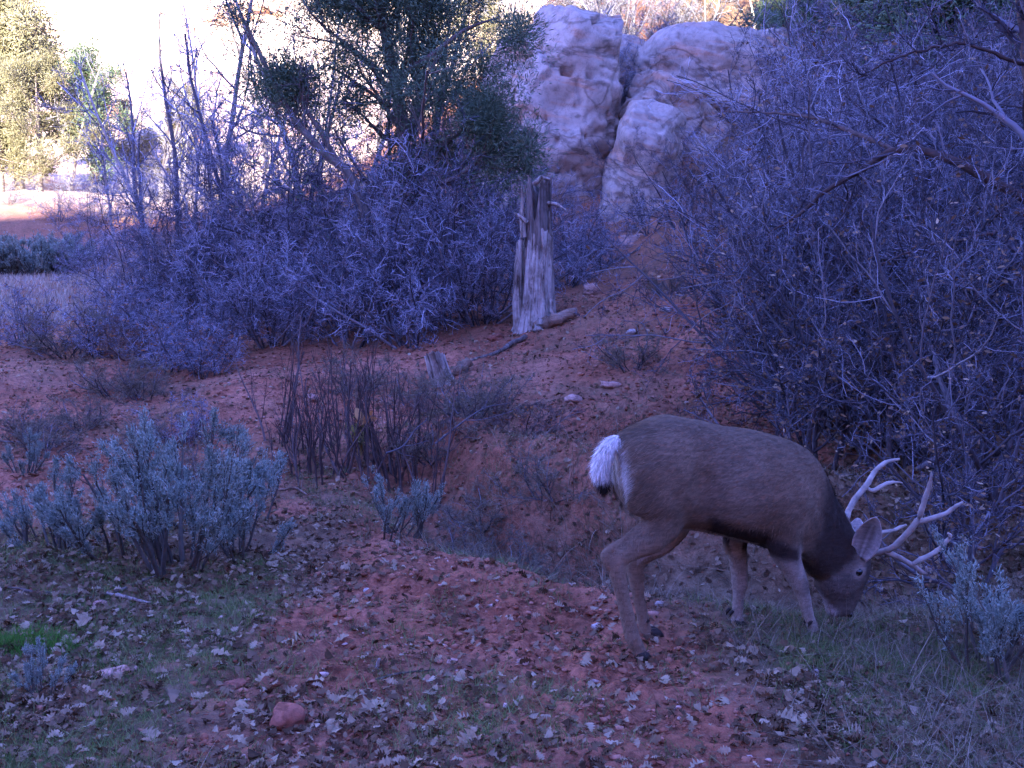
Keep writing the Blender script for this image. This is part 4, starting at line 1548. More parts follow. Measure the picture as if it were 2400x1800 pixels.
# leafless trees
for i, (pi_, u, d, s, rz, lab) in enumerate((
        (0, 500, 24, 1.0, .3, 'pale leafless tree with two tall trunks left of the junipers'),
        (1, 400, 25, .9, 2.0, 'crooked leafless tree with forked tips left of the tall trunks'),
        (2, 430, 29, .85, 1.1, 'leafless grey tree behind the crooked one'),
        (0, 760, 22, .95, 4.0, 'pale leafless tree between the two junipers'),
        (1, 830, 26, 1.0, 5.2, 'leafless tree with leaning trunk behind the junipers'),
        (2, 1010, 27, .8, 3.1, 'leafless tree behind the right side of the juniper crown'),
        (1, 300, 30, .75, 3.3, 'small leafless tree near the round blue bush'),
        (1, 600, 27, .85, 4.3, 'leafless tree behind the slender leaning juniper'),
        (0, 1640, 28, .55, 1.5, 'pale sunlit leafless tree on top of the sandstone block'),
        (1, 1760, 28.5, .6, .5, 'leafless tree with dark trunk right of the pale sunlit one'),
        (0, 1480, 29, .6, 2.5, 'grey leafless tree above the bushy cleft'),
        (2, 1570, 30, .5, 2.9, 'thin leafless tree behind the perched bright boulder'),
        (1, 1250, 30, .6, 3.9, 'thin leafless tree above the left end of the dome'),
        (0, 170, 45, .8, .9, 'sunlit leafless tree right of the tall sunlit pinyon'), (1, 260, 46, .95, 1.9, 'sunlit leafless tree behind the dark juniper'),
        (2, 380, 45, .8, 2.9, 'sunlit leafless tree behind the crooked one'), (0, 450, 47, .9, 4.4, 'sunlit leafless tree seen through the two pale trunks'),
        (1, 540, 44, .9, 5.5, 'sunlit leafless tree left of the slender juniper'), (2, 640, 47, .85, .2, 'sunlit leafless tree behind the slender juniper'),
        (0, 720, 45, .9, 1.2, 'sunlit leafless tree right of the slender juniper'), (1, 800, 46, .95, 2.2, 'sunlit leafless tree left of the twin trunks'),
        (2, 890, 45, .8, 3.6, 'sunlit leafless tree behind the twin trunks'), (0, 1010, 46, .85, 4.8, 'sunlit leafless tree right of the twin trunks'),
        (1, 1100, 44, .9, 5.9, 'sunlit leafless tree behind the right of the crown'), (2, 1880, 26, .8, 1.7, 'leafless tree above the sandstone shoulder'),
        (0, 2060, 25, .8, 3.3, 'leafless tree beside the dark juniper at the top'), (1, 2180, 24, .85, .8, 'leafless tree near the upper right corner'),
        (2, 560, 20.5, .62, .6, 'thin wispy leafless tree at the left of the thicket'), (2, 660, 19, .55, 2.6, 'thin wispy leafless tree in the middle of the thicket'), (1, 470, 22, .7, 3.7, 'thin leafless tree beside the crooked one'), (2, 350, 23, .6, 4.7, 'thin wispy leafless tree over the meadow end of the thicket'), (0, 1080, 20, .55, 5.3, 'thin leafless tree behind the dead trunk'),
        (2, 1440, 27, .6, 5.1, 'leafless tree over the head of the cleft'))):
    plant(TALL[pi_], 'leafless_tree', lab, 'tree', gu(u, d), rz, s)

# bare thicket, left and middle
TH = [
    (0, 330, 19, .95, 'bare grey brush at the left end of the thicket'), (1, 420, 17, 1.0, 'low spreading bare brush in front of the crooked leafless tree'),
    (2, 470, 20, 1.0, 'tall bare brush below the two pale trunks'), (3, 380, 15.5, 1.1, 'short rounded bare brush near the grassy bank'),
    (0, 560, 18, 1.05, 'bare brush under the slender leaning juniper'), (1, 520, 15.5, 1.0, 'tangled bare brush behind the dry mound'),
    (2, 640, 16.5, .95, 'arching pale bare brush in the middle of the thicket'), (0, 700, 14.8, 1.0, 'dense bare brush above the red bank'),
    (1, 760, 16, 1.15, 'bare brush with whitish twigs below the leaning juniper'), (3, 640, 13.6, 1.15, 'drooping bare brush at the front of the thicket'),
    (2, 830, 15.2, .9, 'bare brush in front of the twin juniper trunks'), (1, 820, 13.4, 1.0, 'dark based bare brush behind the bare red bank'),
    (0, 900, 13.6, .95, 'bare brush left of the short stump'), (3, 960, 12.8, 1.1, 'bare brush directly behind the short stump'),
    (2, 960, 15.5, .85, 'grey bare brush right of the twin juniper trunks'), (1, 1050, 14.4, .95, 'bare brush midway between the stump and the dead trunk'),
    (0, 1100, 16, .9, 'tall bare brush behind and left of the dead trunk'), (3, 1130, 13.8, .95, 'low bare brush at the left foot of the dead trunk'),
    (2, 1170, 18.5, .9, 'bare brush against the foot of the pale dome'), (1, 1240, 17.5, .95, 'bare brush right behind the dead trunk'),
    (0, 1335, 18, .55, 'bare brush between the dead trunk and the rock rib'), (3, 1330, 16, .9, 'small bare brush on the crest right of the dead trunk'),
    (3, 1410, 17.5, .6, 'dark stemmed bare brush below the rock rib'), (1, 1400, 23.4, .9, 'bare brush filling the cleft between the two rocks'),
    (0, 1425, 26, .95, 'bare brush high in the cleft between the two rocks'), (2, 1400, 28, .95, 'feathery bare brush on top of the pale dome'), (1, 1450, 26.5, .9, 'bare brush leaning out of the cleft top'), (0, 1560, 28.5, .9, 'bare brush on the terrace right of the cleft'), (1, 1350, 33, 1.0, 'bare brush on the hillside above the dome'), (0, 1530, 33, 1.1, 'bare brush on the hillside above the cleft'), (2, 1680, 32.5, 1.1, 'bare brush on the hillside above the broad block'), (1, 1800, 32, 1.1, 'bare brush on the hillside above the pinkish ledge'), (3, 1930, 31, 1.3, 'bare brush on the hillside near the wide juniper'), (0, 1250, 34, 1.0, 'bare brush on the hillside left of the dome top'), (2, 2080, 30, 1.2, 'bare brush high on the hillside at the top right'), (2, 1470, 29.5, 1.0, 'tall bare brush on the terrace behind the cleft'), (1, 1620, 29, .8, 'bare brush on the terrace behind the broad sandstone block'), (0, 1230, 28, .9, 'bare brush on the left shoulder of the dome'),
    (1, 1310, 29, .9, 'bare brush behind the top of the pale dome'), (3, 1500, 28, 1.1, 'bare brush on the red slope above the cleft'),
    (2, 250, 24, .7, 'thin bare brush beside the round blue bush'), (0, 610, 21, 1.0, 'bare brush deep behind the slender juniper'),
    (2, 720, 19, 1.0, 'tall bare brush deep between the junipers'), (0, 890, 19, .95, 'bare brush deep behind the twin trunks'),
    (1, 1010, 19.5, 1.0, 'bare brush deep behind the juniper crown'), (3, 470, 13.2, .9, 'reddish based bare brush at the edge of the red soil')]
rg = np.random.default_rng(90)
for pi_, u, d, s, lab in TH:
    plant(BRUSH[pi_], 'bare_brush', lab, 'shrub', gu(u, d), rg.uniform(0, 6.28), s * float(np.interp(d, [12.5, 14, 17, 24], [.95, 1.1, 1.4, 1.35])) * (0.75 if u > 1150 else (0.78 if u < 650 else 1)))

# right: the big oak thicket
RT = [  # towards the right edge the darker twigs paint in its shade
    (0, 1885, 10.5, .95, 'open grey oak brush nearest the red slope'), (1, 1945, 9.2, .85, 'spreading oak brush rising above the back of the deer'),
    (2, 1955, 9.8, .9, 'tall straight oak brush with a dark central stem'), (0, 1950, 8.6, 1.05, 'dense oak brush above the shoulders of the deer'),
    (1, 2050, 9.4, 1.1, 'wide oak brush between the dark stem and the right edge'), (1, 2130, 8.2, 1.0, 'tall oak brush above the antlers'),
    (1, 2230, 9.0, 1.1, 'oak brush leaning in from the right above the sagebrush'), (1, 2320, 7.6, 1.0, 'dark oak brush at the right edge behind the sagebrush'),
    (3, 1955, 8.0, .9, 'low leafy oak brush just behind the back of the deer'), (3, 1960, 7.5, 1.0, 'low leafy oak brush behind the neck of the deer'),
    (3, 2100, 7.0, 1.0, 'low leafy oak brush behind the antlers'), (3, 2230, 6.7, 1.05, 'low leafy oak brush between antlers and right edge'),
    (1, 2400, 8.4, 1.15, 'tall oak brush cut by the right edge'), (0, 1845, 12.6, .7, 'oak brush behind the thin sapling on the slope'),
    (1, 1935, 13, .75, 'oak brush in front of the broad sandstone block'), (2, 1910, 12.5, .75, 'oak brush hiding the blocky sandstone shoulder'),
    (1, 2050, 12, 1.15, 'oak brush under the long arching limb'), (1, 2180, 11.5, 1.15, 'oak brush behind the long arching limb'),
    (1, 2300, 11, 1.1, 'oak brush behind the dark trunk at the right'), (1, 2420, 10.5, 1.2, 'oak brush behind the upper right corner'),
    (0, 1640, 16, .7, 'blue grey oak brush right of the rock rib'), (1, 1680, 17.5, .7, 'oak brush below the broad sandstone block'),
    (2, 1770, 18, .62, 'tall oak brush just below the sandstone block'), (3, 1590, 18.5, .8, 'low oak brush at the foot of the rock rib'),
    (0, 1890, 17, .75, 'oak brush right of the sandstone block'), (1, 2010, 16.5, 1.2, 'oak brush on the upper slope below the dark junipers'),
    (1, 2150, 16, 1.2, 'tall oak brush on the upper slope'), (1, 2300, 15.5, 1.25, 'oak brush on the upper slope near the right edge'),
    (3, 1520, 20, .6, 'low oak brush beside the upright pink boulder'), (1, 2200, 20, 1.3, 'oak brush high on the slope at the top right'),
    (0, 2050, 21, 1.2, 'oak brush high on the slope beside the sandstone shoulder'),
    (3, 1855, 8.6, 1.0, 'low oak brush behind the middle of the back of the deer'), (3, 1965, 7.0, .9, 'low oak brush touching the shoulder line of the deer'),
    (1, 1900, 8.0, 1.0, 'twiggy oak brush behind the withers of the deer'), (0, 2020, 7.7, .95, 'twiggy oak brush behind the left antler'),
    (1, 2160, 7.1, .95, 'twiggy oak brush behind the right antler'), (1, 2270, 8.2, 1.1, 'shadowy oak brush above the slim sagebrush'),
    (1, 2360, 6.3, .9, 'oak brush directly behind the bushy sagebrush'), (3, 2330, 5.6, .8, 'knee high oak brush behind the slim sagebrush'),
    (2, 1990, 10.3, 1.15, 'tall pale twigged oak brush behind the dark stem'), (1, 2130, 10.3, 1.2, 'tall oak brush under the end of the arching limb'),
    (1, 2260, 10.0, 1.2, 'tall oak brush left of the dark trunk'), (1, 2370, 9.6, 1.3, 'tall oak brush right beside the dark trunk'),
    (1, 1925, 11.2, .75, 'oak brush on the slope left of the tall pale twigged one'), (3, 1805, 9.6, .8, 'leafy low oak brush at the edge of the red slope'),
    (1, 2230, 13.5, 1.3, 'oak brush below the dense dark juniper'), (1, 2380, 13, 1.4, 'oak brush high at the right edge'),
    (1, 1950, 14.5, 1.2, 'oak brush between the sandstone shoulder and the long limb'), (1, 2090, 14, 1.3, 'oak brush on the slope above the arching limb'),
    (1, 2330, 18, 1.4, 'oak brush at the top right above the long limb')]
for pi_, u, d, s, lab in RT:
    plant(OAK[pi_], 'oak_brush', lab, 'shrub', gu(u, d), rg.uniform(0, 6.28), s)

# oak tree at the right edge with the long arching limb
ob = gu(2420, 7.4)
ot = thing('oak_tree', 'dark leafless oak at the right edge with a long limb arching left', 'tree', ob)
lim = [px(2410, 470, 7.4), px(2240, 385, 7.4), px(2105, 355, 7.5), px(2010, 400, 7.6), px(1930, 460, 7.7), px(1870, 510, 7.8), px(1800, 545, 7.9)]
lim2 = [px(2105, 355, 7.5), px(1990, 310, 7.8), px(1900, 280, 8.0), px(1800, 265, 8.2), px(1690, 262, 8.4)]
lim3 = [px(2400, 150, 7.4), px(2250, 110, 7.3), px(2100, 150, 7.2), px(2000, 190, 7.2)]
lim4 = [px(2400, 520, 7.4), px(2290, 560, 7.0), px(2150, 600, 6.8), px(1990, 660, 6.7)]
tr = [ob + [0, 0, -.2], px(2470, 700, 7.4), px(2450, 400, 7.4), px(2425, 150, 7.4), px(2400, -50, 7.5), px(2370, -250, 7.5)]
items = [(np.array(tr) - ob, [.11, .10, .09, .08, .065, .05], 24)]
limbs = [(lim, [.05, .042, .036, .028, .022, .016, .008]), (lim2, [.028, .022, .018, .012, .006]), (lim3, [.018, .014, .010, .005]), (lim4, [.018, .014, .010, .005])]
tube_part('trunk', items, M['dark_stem'], ot, 12)
lmb = MB()
for i_, (p, r) in enumerate(limbs):
    rows = resample(np.c_[np.array(p) - ob, np.array(r) * .7], 40)
    w_ = np.sin(np.linspace(0, np.pi, 40))[:, None]
    rows[:, :3] += np.random.default_rng(60 + i_).normal(size=(40, 3)).cumsum(0) * .006 * w_
    V, Q = tubes(rows[None, :, :3], np.maximum(rows[None, :, 3], .003), 9)
    V = V + (.006 * fbm(V * 18, 3, 5))[:, None]
    lmb.add(V, Q)
lmb.build('limb_cluster', M['dark_stem'], ot, True)
rgo = np.random.default_rng(333)
lv = []
for p, r in [(tr, [.14, .125, .115, .10, .085, .06])] + limbs:
    rows = resample(np.c_[np.array(p) - ob, np.array(r)], 24)
    P, R = rows[None, :, :3], rows[None, :, 3]
    P1, R1 = grow(rgo, P, R, 16, .15, 1.0, .8, .26, 8, .15, U, .26, .005)
    P2, R2 = grow(rgo, P1, R1, 6, .2, 1.0, .8, .45, 6, .2, U, .6, .0035)
    P3, R3 = grow(rgo, P2, R2, 5, .2, 1.0, .8, .5, 4, .22, U, .65, .0022)
    lv += [(P1, R1), (P2, R2), (P3, R3)]
link('crown', tube_mesh(lv, [5, 4, 3] * 5, M['shade_dark_twig'], 'crown'), ot)

# low brush and weeds
LB = [(2, 60, 14.5, 1.0, 'low dark brush at the left edge below the meadow'), (0, 160, 14, 1.15, 'low grey brush near the left edge'),
      (2, 250, 13.6, 1.1, 'reddish low brush left of the dry mound'), (1, 330, 13.2, 1.3, 'low brush with orange leaves beside the thicket'),
      (2, 400, 12.6, 1.0, 'low brush with rusty leaves right of the orange one'), 
      (2, 300, 17, 1.2, 'rusty low brush on the meadow edge'), (2, 480, 12.2, .8, 'rusty low brush above the red bank'),
      (0, 270, 11.4, .8, 'dry grey mound of twigs on the red soil'), (0, 330, 11.2, .7, 'small dry mound beside the grey one'),
      
      (0, 1150, 9.6, .75, 'grey green weed clump on the slope below the log'), (1, 1200, 8.4, .9, 'reddish weed clump above the gully'),
      (0, 1290, 7.1, .6, 'dark weed clump overhanging the gully'), (0, 1130, 7.4, .55, 'weed clump at the near lip of the gully'),
      (0, 1480, 10.5, .7, 'sparse weed clump high on the red slope'), (0, 1560, 13.4, .6, 'weed clump on the crest below the rib'),
      (2, 430, 9.4, .55, 'dark weed clump behind the big sagebrush'), (0, 60, 9.6, .6, 'flat green grey weed clump at the left edge'),
      (0, 180, 9.8, .6, 'flat weed clump on the red soil at the left'), (0, 330, 9.3, .5, 'flat weed clump left of the dark one'),
      (0, 1010, 8.3, .6, 'weed clump right of the dark sticks'), (1, 1050, 9.4, .7, 'reddish weed clump behind the dark sticks'),
      (0, 1260, 13.6, .6, 'weed clump right at the foot of the dead trunk'),
      (0, 1080, 6.9, .55, 'dark weed clump behind the leaning sagebrush'), (0, 1190, 6.6, .5, 'tangled weed clump in the bed of the gully'),
      (0, 1100, 8.6, .7, 'grey weed clump behind the long pale whip'), (0, 960, 10.0, .6, 'pale weed clump below the short stump'),
      (0, 830, 10.6, .7, 'pale weed clump on the bank left of the stump'), (0, 480, 8.0, .6, 'grey weed clump behind the tall sagebrush'),
      (0, 90, 8.9, .6, 'greenish weed clump on the soil at the far left')]
for pi_, u, d, s, lab in LB:
    plant(LOW[pi_], 'low_brush', lab, 'shrub', gu(u, d), rg.uniform(0, 6.28), (s, s, s * .8))

# the round blue bush on the meadow
plant(sage(555, 150, .46, 1.5, 60000, .22, 1.5), 'round_bush', 'round dense blue grey bush alone on the far meadow', 'shrub', gu(85, 30), .4, (3.1, 3.1, 2.7))
for i_, (u, d, s_, lab) in enumerate(((150, 39, .95, 'sunlit low brush left of the dark juniper foot'), (240, 38.5, 1.0, 'sunlit low brush under the dark juniper'), (330, 39, 1.1, 'sunlit low brush right of the dark juniper'),
                                     (420, 38, 1.2, 'sunlit low brush below the crooked tree'), (40, 41, .7, 'small sunlit brush at the foot of the tall pinyon'), (520, 37, 1.3, 'sunlit low brush behind the two pale trunks'))):
    plant(BRUSH[(0, 2)[i_ % 2]], 'sunlit_brush', lab, 'shrub', gu(u, d), i_ * 1.3, (s_, s_, s_ * .65))
plant(BRUSH[3], 'round_bush', 'loose grey bush at the right end of the meadow', 'shrub', gu(230, 33), 1.4, (.9, .9, .7))

# dark upright sticks in the middle
for i, (pi_, u, d, s, lab) in enumerate((
        (0, 745, 8.2, 1.0, 'left clump of dark upright sticks with a thick stem'), (2, 690, 8.5, .8, 'low clump of dark sticks at the left of the group'),
        (1, 850, 8.2, 1.0, 'clump of dark sticks in the middle of the group'), (2, 900, 8.3, 1.0, 'dense clump of dark sticks behind the small sagebrush'),
        (0, 950, 8.3, .85, 'right clump of dark sticks beside the long pale whip'), (3, 1000, 7.9, .85, 'few thin dark sticks at the right of the group'),
        (3, 640, 8.9, 1.0, 'few thin dark sticks behind the big sagebrush'), (1, 800, 8.8, .9, 'back clump of dark sticks below the thicket'))):
    plant(STICK[pi_], 'bare_sticks', lab, 'shrub', gu(u, d), rg.uniform(0, 6.28), s)
plant(STICK[3], 'sapling', 'thin dark sapling on the red slope right of the crest', 'shrub', gu(1700, 12.5), 1.0, 1.5)

# sagebrush
for pi_, u, d, s, lab, tl in (
        (0, 400, 5.65, 1.15, 'big blue grey sagebrush with dark stems, centre of the clump', (0, 0)),
        (3, 285, 5.95, 1.05, 'sagebrush joined to the left of the big one', (0, -.15)),
        (1, 540, 5.75, .92, 'low sagebrush at the right side of the big one', (0, .1)),
        (1, 480, 6.5, 1.25, 'tall sagebrush standing behind the big one', (0, 0)),
        (2, 560, 6.9, 1.1, 'pale sagebrush top showing behind the low one', (0, 0)),
        (1, 120, 6.1, .95, 'leaning sagebrush left of the big clump', (0, .25)),
        (2, 70, 6.3, .8, 'thin sagebrush at the far left of the clump', (0, -.1)),
        (1, 40, 8.1, .62, 'small dark green sagebrush at the left edge', (0, 0)),
        (2, 945, 6.55, .92, 'small sagebrush leaning over the path beside the gully', (0, .1)),
        (2, 905, 6.5, .75, 'thin sagebrush with a forked base beside the leaning one', (0, -.3)),
        (3, 2440, 4.15, .85, 'bushy blue green sagebrush cut by the right edge', (0, 0)),
        (2, 2340, 4.25, 1.0, 'slim sagebrush just right of the antlers', (0, 0)),
        (1, 60, 3.95, .38, 'low blue green sagebrush in the lower left corner', (0, 0))):
    plant(SAGE[pi_], 'sagebrush', lab, 'shrub', gu(u, d), rg.uniform(0, 6.28), s, tilt=tl)

# ------------------------------------------------------------------ ground cover, stones, fallen wood
def gnormal(x, y, e=0.04):
    dx = (gz(x + e, y) - gz(x - e, y)) / (2 * e)
    dy = (gz(x, y + e) - gz(x, y - e)) / (2 * e)
    return nrm(np.stack([-dx, -dy, np.ones_like(x)], -1))


def scatter(rg, n, d0, d1, wfun, power=1.0, spread=0.56):
    """random ground points in front of the camera, thinning with distance, kept by weight"""
    xs, ys = [], []
    tot = 0
    while tot < n:
        k = n * 4
        d = d0 * (d1 / d0) ** (rg.uniform(0, 1, k) ** power)
        x = rg.uniform(-spread, spread, k) * d
        w = wfun(x, d)
        ok = rg.uniform(0, 1, k) < w
        xs.append(x[ok])
        ys.append(d[ok])
        tot += int(ok.sum())
    x = np.concatenate(xs)[:n]
    y = np.concatenate(ys)[:n]
    return x, y


def litter_w(x, y):
    p = xy0(x, y)
    n = sm(-0.5, 0.5, fbm(p * 1.6, 3, 91))
    under = sm(1.5, 2.6, x - 0.05 * (y - 6)) * (y > 5.2)
    behind = np.exp(-((x - 1.7) / 1.1) ** 2 - ((y - 6.6) / 1.1) ** 2)
    return np.clip(0.10 + 0.10 * sm(6.5, 8, y) + 0.75 * cover(x, y) * n + 0.5 * under + 0.9 * behind, 0, 1)


rg = np.random.default_rng(1001)
x, y = scatter(rg, 42000, 2.9, 15, litter_w, 1.1)
z = gz(x, y)
NN = gnormal(x, y)
sz = 0.033 * rg.uniform(0.35, 1.8, len(x))
V, Q = leaf_batch(rg, np.stack([x, y, z + 0.008 + 0.016 * rg.uniform(0, 1, len(x))], -1), sz, NN, 0.9, True, 0.45)
tag(make_mesh('leaf_litter', V, Q, M['dead_leaf']), kind='stuff')

# small clods and gravel on bare earth
bm = bmesh.new()
bmesh.ops.create_icosphere(bm, subdivisions=1, radius=1)
IV = np.array([v.co[:] for v in bm.verts])
IF = np.array([[v.index for v in f.verts] for f in bm.faces])
bm.free()
bm = bmesh.new()
bmesh.ops.create_icosphere(bm, subdivisions=3, radius=1)
IV3 = np.array([v.co[:] for v in bm.verts])
IF3 = np.array([[v.index for v in f.verts] for f in bm.faces])
bm.free()
M['gravel'] = island_mat('gravel', [(0, (0.17, 0.06, 0.035)), (0.7, (0.30, 0.125, 0.075)), (0.96, (0.40, 0.19, 0.13)), (1, (0.5, 0.36, 0.3))], noise_scale=40)
x, y = scatter(rg, 20000, 2.9, 16, lambda x, y: 0.12 + 0.88 * (1 - cover(x, y)), 1.1)
z = gz(x, y)
sz = 0.0055 * np.exp(np.clip(rg.normal(0, 0.5, len(x)), -1, 1.0)) * (0.7 + y / 12)
A = nrm(rg.normal(size=(len(x), 3)))
VV = IV[None] * (1 + np.clip(0.36 * rg.normal(size=(len(x), len(IV), 1)), -.6, .8))
VV = VV * sz[:, None, None] * np.stack([rg.uniform(.8, 1.6, len(x)), rg.uniform(.8, 1.4, len(x)), rg.uniform(.4, .9, len(x))], -1)[:, None]
ca_, sa_ = np.cos(A[:, 0] * 9), np.sin(A[:, 0] * 9)
VX = VV[..., 0] * ca_[:, None] - VV[..., 1] * sa_[:, None]
VY = VV[..., 0] * sa_[:, None] + VV[..., 1] * ca_[:, None]
VV = np.stack([VX, VY, VV[..., 2]], -1) + np.stack([x, y, z + sz * .25], -1)[:, None]
FF = (IF[None] + (np.arange(len(x)) * len(IV))[:, None, None]).reshape(-1, 3)
tag(make_mesh('gravel', VV.reshape(-1, 3), FF, M['gravel']), kind='stuff')


def blades(rg, x, y, per, h, wid, lean, spread, name, mat, k=4, curl=0.6, hvar=(.4, 1.2)):
    n = len(x) * per
    X = np.repeat(x, per) + rg.normal(0, spread, n)
    Y = np.repeat(y, per) + rg.normal(0, spread, n)
    Z = gz(X, Y) - 0.01
    a = rg.uniform(0, 2 * np.pi, n)
    H = np.repeat(rg.uniform(.7, 1.3, len(x)), per) * h * rg.uniform(*hvar, n)
    le = lean * rg.uniform(0.1, 1.3, n)
    t = np.linspace(0, 1, k)
    out = np.stack([np.cos(a), np.sin(a), np.zeros(n)], -1)
    side = np.stack([-np.sin(a), np.cos(a), np.zeros(n)], -1)
    ph = np.stack([t * 1.0] * n)
    hor = le[:, None] * (ph + curl * ph ** 2)
    ver = ph * np.sqrt(np.clip(1 - 0.2 * le[:, None] ** 2, .2, 1)) - 0.55 * curl * le[:, None] * ph ** 2
    C = np.stack([X, Y, Z], -1)[:, None] + H[:, None, None] * (out[:, None] * hor[..., None] + np.array([0, 0, 1.0]) * ver[..., None])
    C = C + side[:, None] * (rg.normal(0, .12, n)[:, None] * ph ** 2 * H[:, None])[..., None]
    wv = wid * rg.uniform(.6, 1.3, n)[:, None] * (1 - t[None] ** 1.6 * 0.9)
    V = np.stack([C - side[:, None] * wv[..., None], C + side[:, None] * wv[..., None]], 2)
    idx = np.arange(n * k * 2).reshape(n, k, 2)
    Q = np.stack([idx[:, :-1, 0], idx[:, :-1, 1], idx[:, 1:, 1], idx[:, 1:, 0]], -1).reshape(-1, 4)
    return tag(make_mesh(name, V.reshape(-1, 3), Q, M[mat]), kind='stuff')


def grass_w(x, y):
    p = xy0(x, y)
    n = sm(-0.35, 0.3, fbm(p * 1.3, 3, 95))
    d, s_ = seg_dist(x, y, GUL)
    lip = np.exp(-((d - 0.45) / 0.28) ** 2) * (x < 1.0)
    deer = np.exp(-((x - 1.2) / 1.1) ** 2 - ((y - 4.5) / 0.9) ** 2)
    left = sm(-0.9, -1.6, x) * (y < 7)
    return np.clip(0.02 + 0.55 * n * (0.7 * left + cover(x, y) * .5) + 0.6 * lip * n + 0.9 * deer * n, 0, 1)


x, y = scatter(rg, 6500, 2.9, 12, grass_w, 1.1)
blades(rg, x, y, 16, .060, .0013, .9, .045, 'green_grass', 'grass')


def dry_w(x, y):
    p = xy0(x, y)
    n = sm(-0.1, 0.5, fbm(p * 0.8, 3, 97))
    d, s_ = seg_dist(x, y, GUL)
    lip = np.exp(-((d - 0.5) / 0.3) ** 2)
    return np.clip(0.55 * n * sm(6, 8, y) + 0.6 * lip + 0.5 * n * cover(x, y) + 0.6 * sm(1.0, 1.6, x) * (y < 5.5), 0, 1)


x, y = scatter(rg, 3600, 2.9, 18, dry_w, 1.05)
blades(rg, x, y, 10, .13, .0013, 1.1, .06, 'dry_grass', 'dry_grass')
# the far meadow, its short pale grass
x, y = scatter(rg, 5000, 17, 36, lambda x, y: (x < -0.12 * y) * 1.0, 1.0)
blades(rg, x, y, 8, .22, .006, .5, .12, 'meadow_grass', 'meadow_grass', 3)
# vivid green tuft in the lower left
gp0 = gp(70, 1530)
blades(rg, gp0[0] + rg.normal(0, .10, 120), gp0[1] + rg.normal(0, .07, 120), 16, .075, .0014, .7, .03, 'green_tuft', 'bright_grass')
# long straw stalks arching over the lower right
sx = rg.uniform(0.9, 2.3, 60)
sy = rg.uniform(3.3, 5.0, 60)
blades(rg, sx, sy, 6, .30, .0012, 1.9, .08, 'straw', 'dry_grass', 8, .5)
d_ = rg.uniform(0, 1, 70)
lx = np.interp(d_, [0, .5, 1], [-0.25, .25, .75])
ly = np.interp(d_, [0, .5, 1], [7.3, 6.9, 6.3]) + rg.normal(0, .15, 70)
blades(rg, lx, ly, 14, .38, .0016, 1.4, .1, 'hanging_grass', 'dry_grass', 8, .6)


# single stones that stand out
def stone(u, v, w, label, mat='pink_stone', hh=.45, seed=0, name='stone', group=None):
    p = gp(u, v)
    d = p[1]
    r = w / 2 / F * d
    q = IV3 * np.array([1.0, .8, hh])
    q = q * (1 + 0.30 * fbm(IV3 * 1.2 + seed, 3, 700 + seed)[:, None] + 0.09 * fbm(IV3 * 4, 3, 720 + seed)[:, None])
    o = make_mesh(name, q * r, IF3, M[mat], None, False)
    o.location = p + np.array([0, 0, r * hh * .35])
    o.rotation_euler = (0.1 * math.sin(seed), 0.15 * math.cos(seed * 3), seed * 1.7)
    return tag(o, label, 'stone', group)


for i, (u, v, w, mat, hh, lab) in enumerate((
        (672, 1690, 100, 'red_stone', .6, 'rounded dark red stone at the bottom of the picture'),
        (272, 1585, 86, 'pink_stone', .3, 'flat pink stone among the leaves at the lower left'),
        (238, 1428, 44, 'pink_stone', .4, 'small pink stone below the fallen dark stick'),
        (225, 1350, 40, 'pink_stone', .3, 'flat pinkish stone just left of the big sagebrush'),
        (862, 1388, 26, 'white_stone', .25, 'small whitish flat stone on the bare path'),
        (545, 1612, 60, 'red_stone', .25, 'flat red slab in the leaves left of the path'),
        (1400, 1475, 30, 'white_stone', .6, 'round pale stone beside the hind leg of the deer'),
        (1545, 1425, 26, 'white_stone', .7, 'pale pebble behind the hind legs of the deer'),
        (1430, 908, 46, 'pink_stone', .4, 'angular pink stone high on the red slope'),
        (1344, 945, 52, 'pink_stone', .4, 'pinkish stone on the red slope left of the angular one'),
        (1360, 965, 30, 'red_stone', .4, 'small red stone touching the pinkish one'),
        (1290, 1010, 34, 'red_stone', .5, 'red stone half buried in the middle of the slope'),
        (415, 1045, 62, 'red_stone', .35, 'flat red stone behind the big sagebrush'),
        (730, 945, 40, 'pink_stone', .6, 'pink stone on the red bank below the thicket'),
        (1390, 1440, 24, 'red_stone', .5, 'small red stone in the gully behind the deer'),
        (1225, 1560, 30, 'pink_stone', .5, 'pink pebble on the path in front of the deer'),
        (1060, 1560, 26, 'pink_stone', .5, 'small pinkish pebble in the middle of the path'),
        (1160, 800, 40, 'red_stone', .5, 'red stone beside the half buried log'),
        (1385, 690, 50, 'pink_stone', .6, 'pink stone on the crest right of the brown log'),
        (1560, 730, 30, 'white_stone', .5, 'small white stone on the upper red slope'),
        (1480, 790, 26, 'white_stone', .5, 'tiny white stone below the crest'))):
    stone(u, v, w, lab, mat, hh, i + 1)

# pale bone-like chips
for u, v, w, hgt, lab in ((882, 1572, .010, .05, 'white wood chip standing upright on the path'), (1905, 1590, .02, .02, 'pale chip in the grass below the deer')):
    p = gp(u, v)
    log([p, p + np.array([.012, 0, hgt])], [w * .9, w * .6], lab, 'wood_chip', 'grey_wood', 6, cat='wood chip')

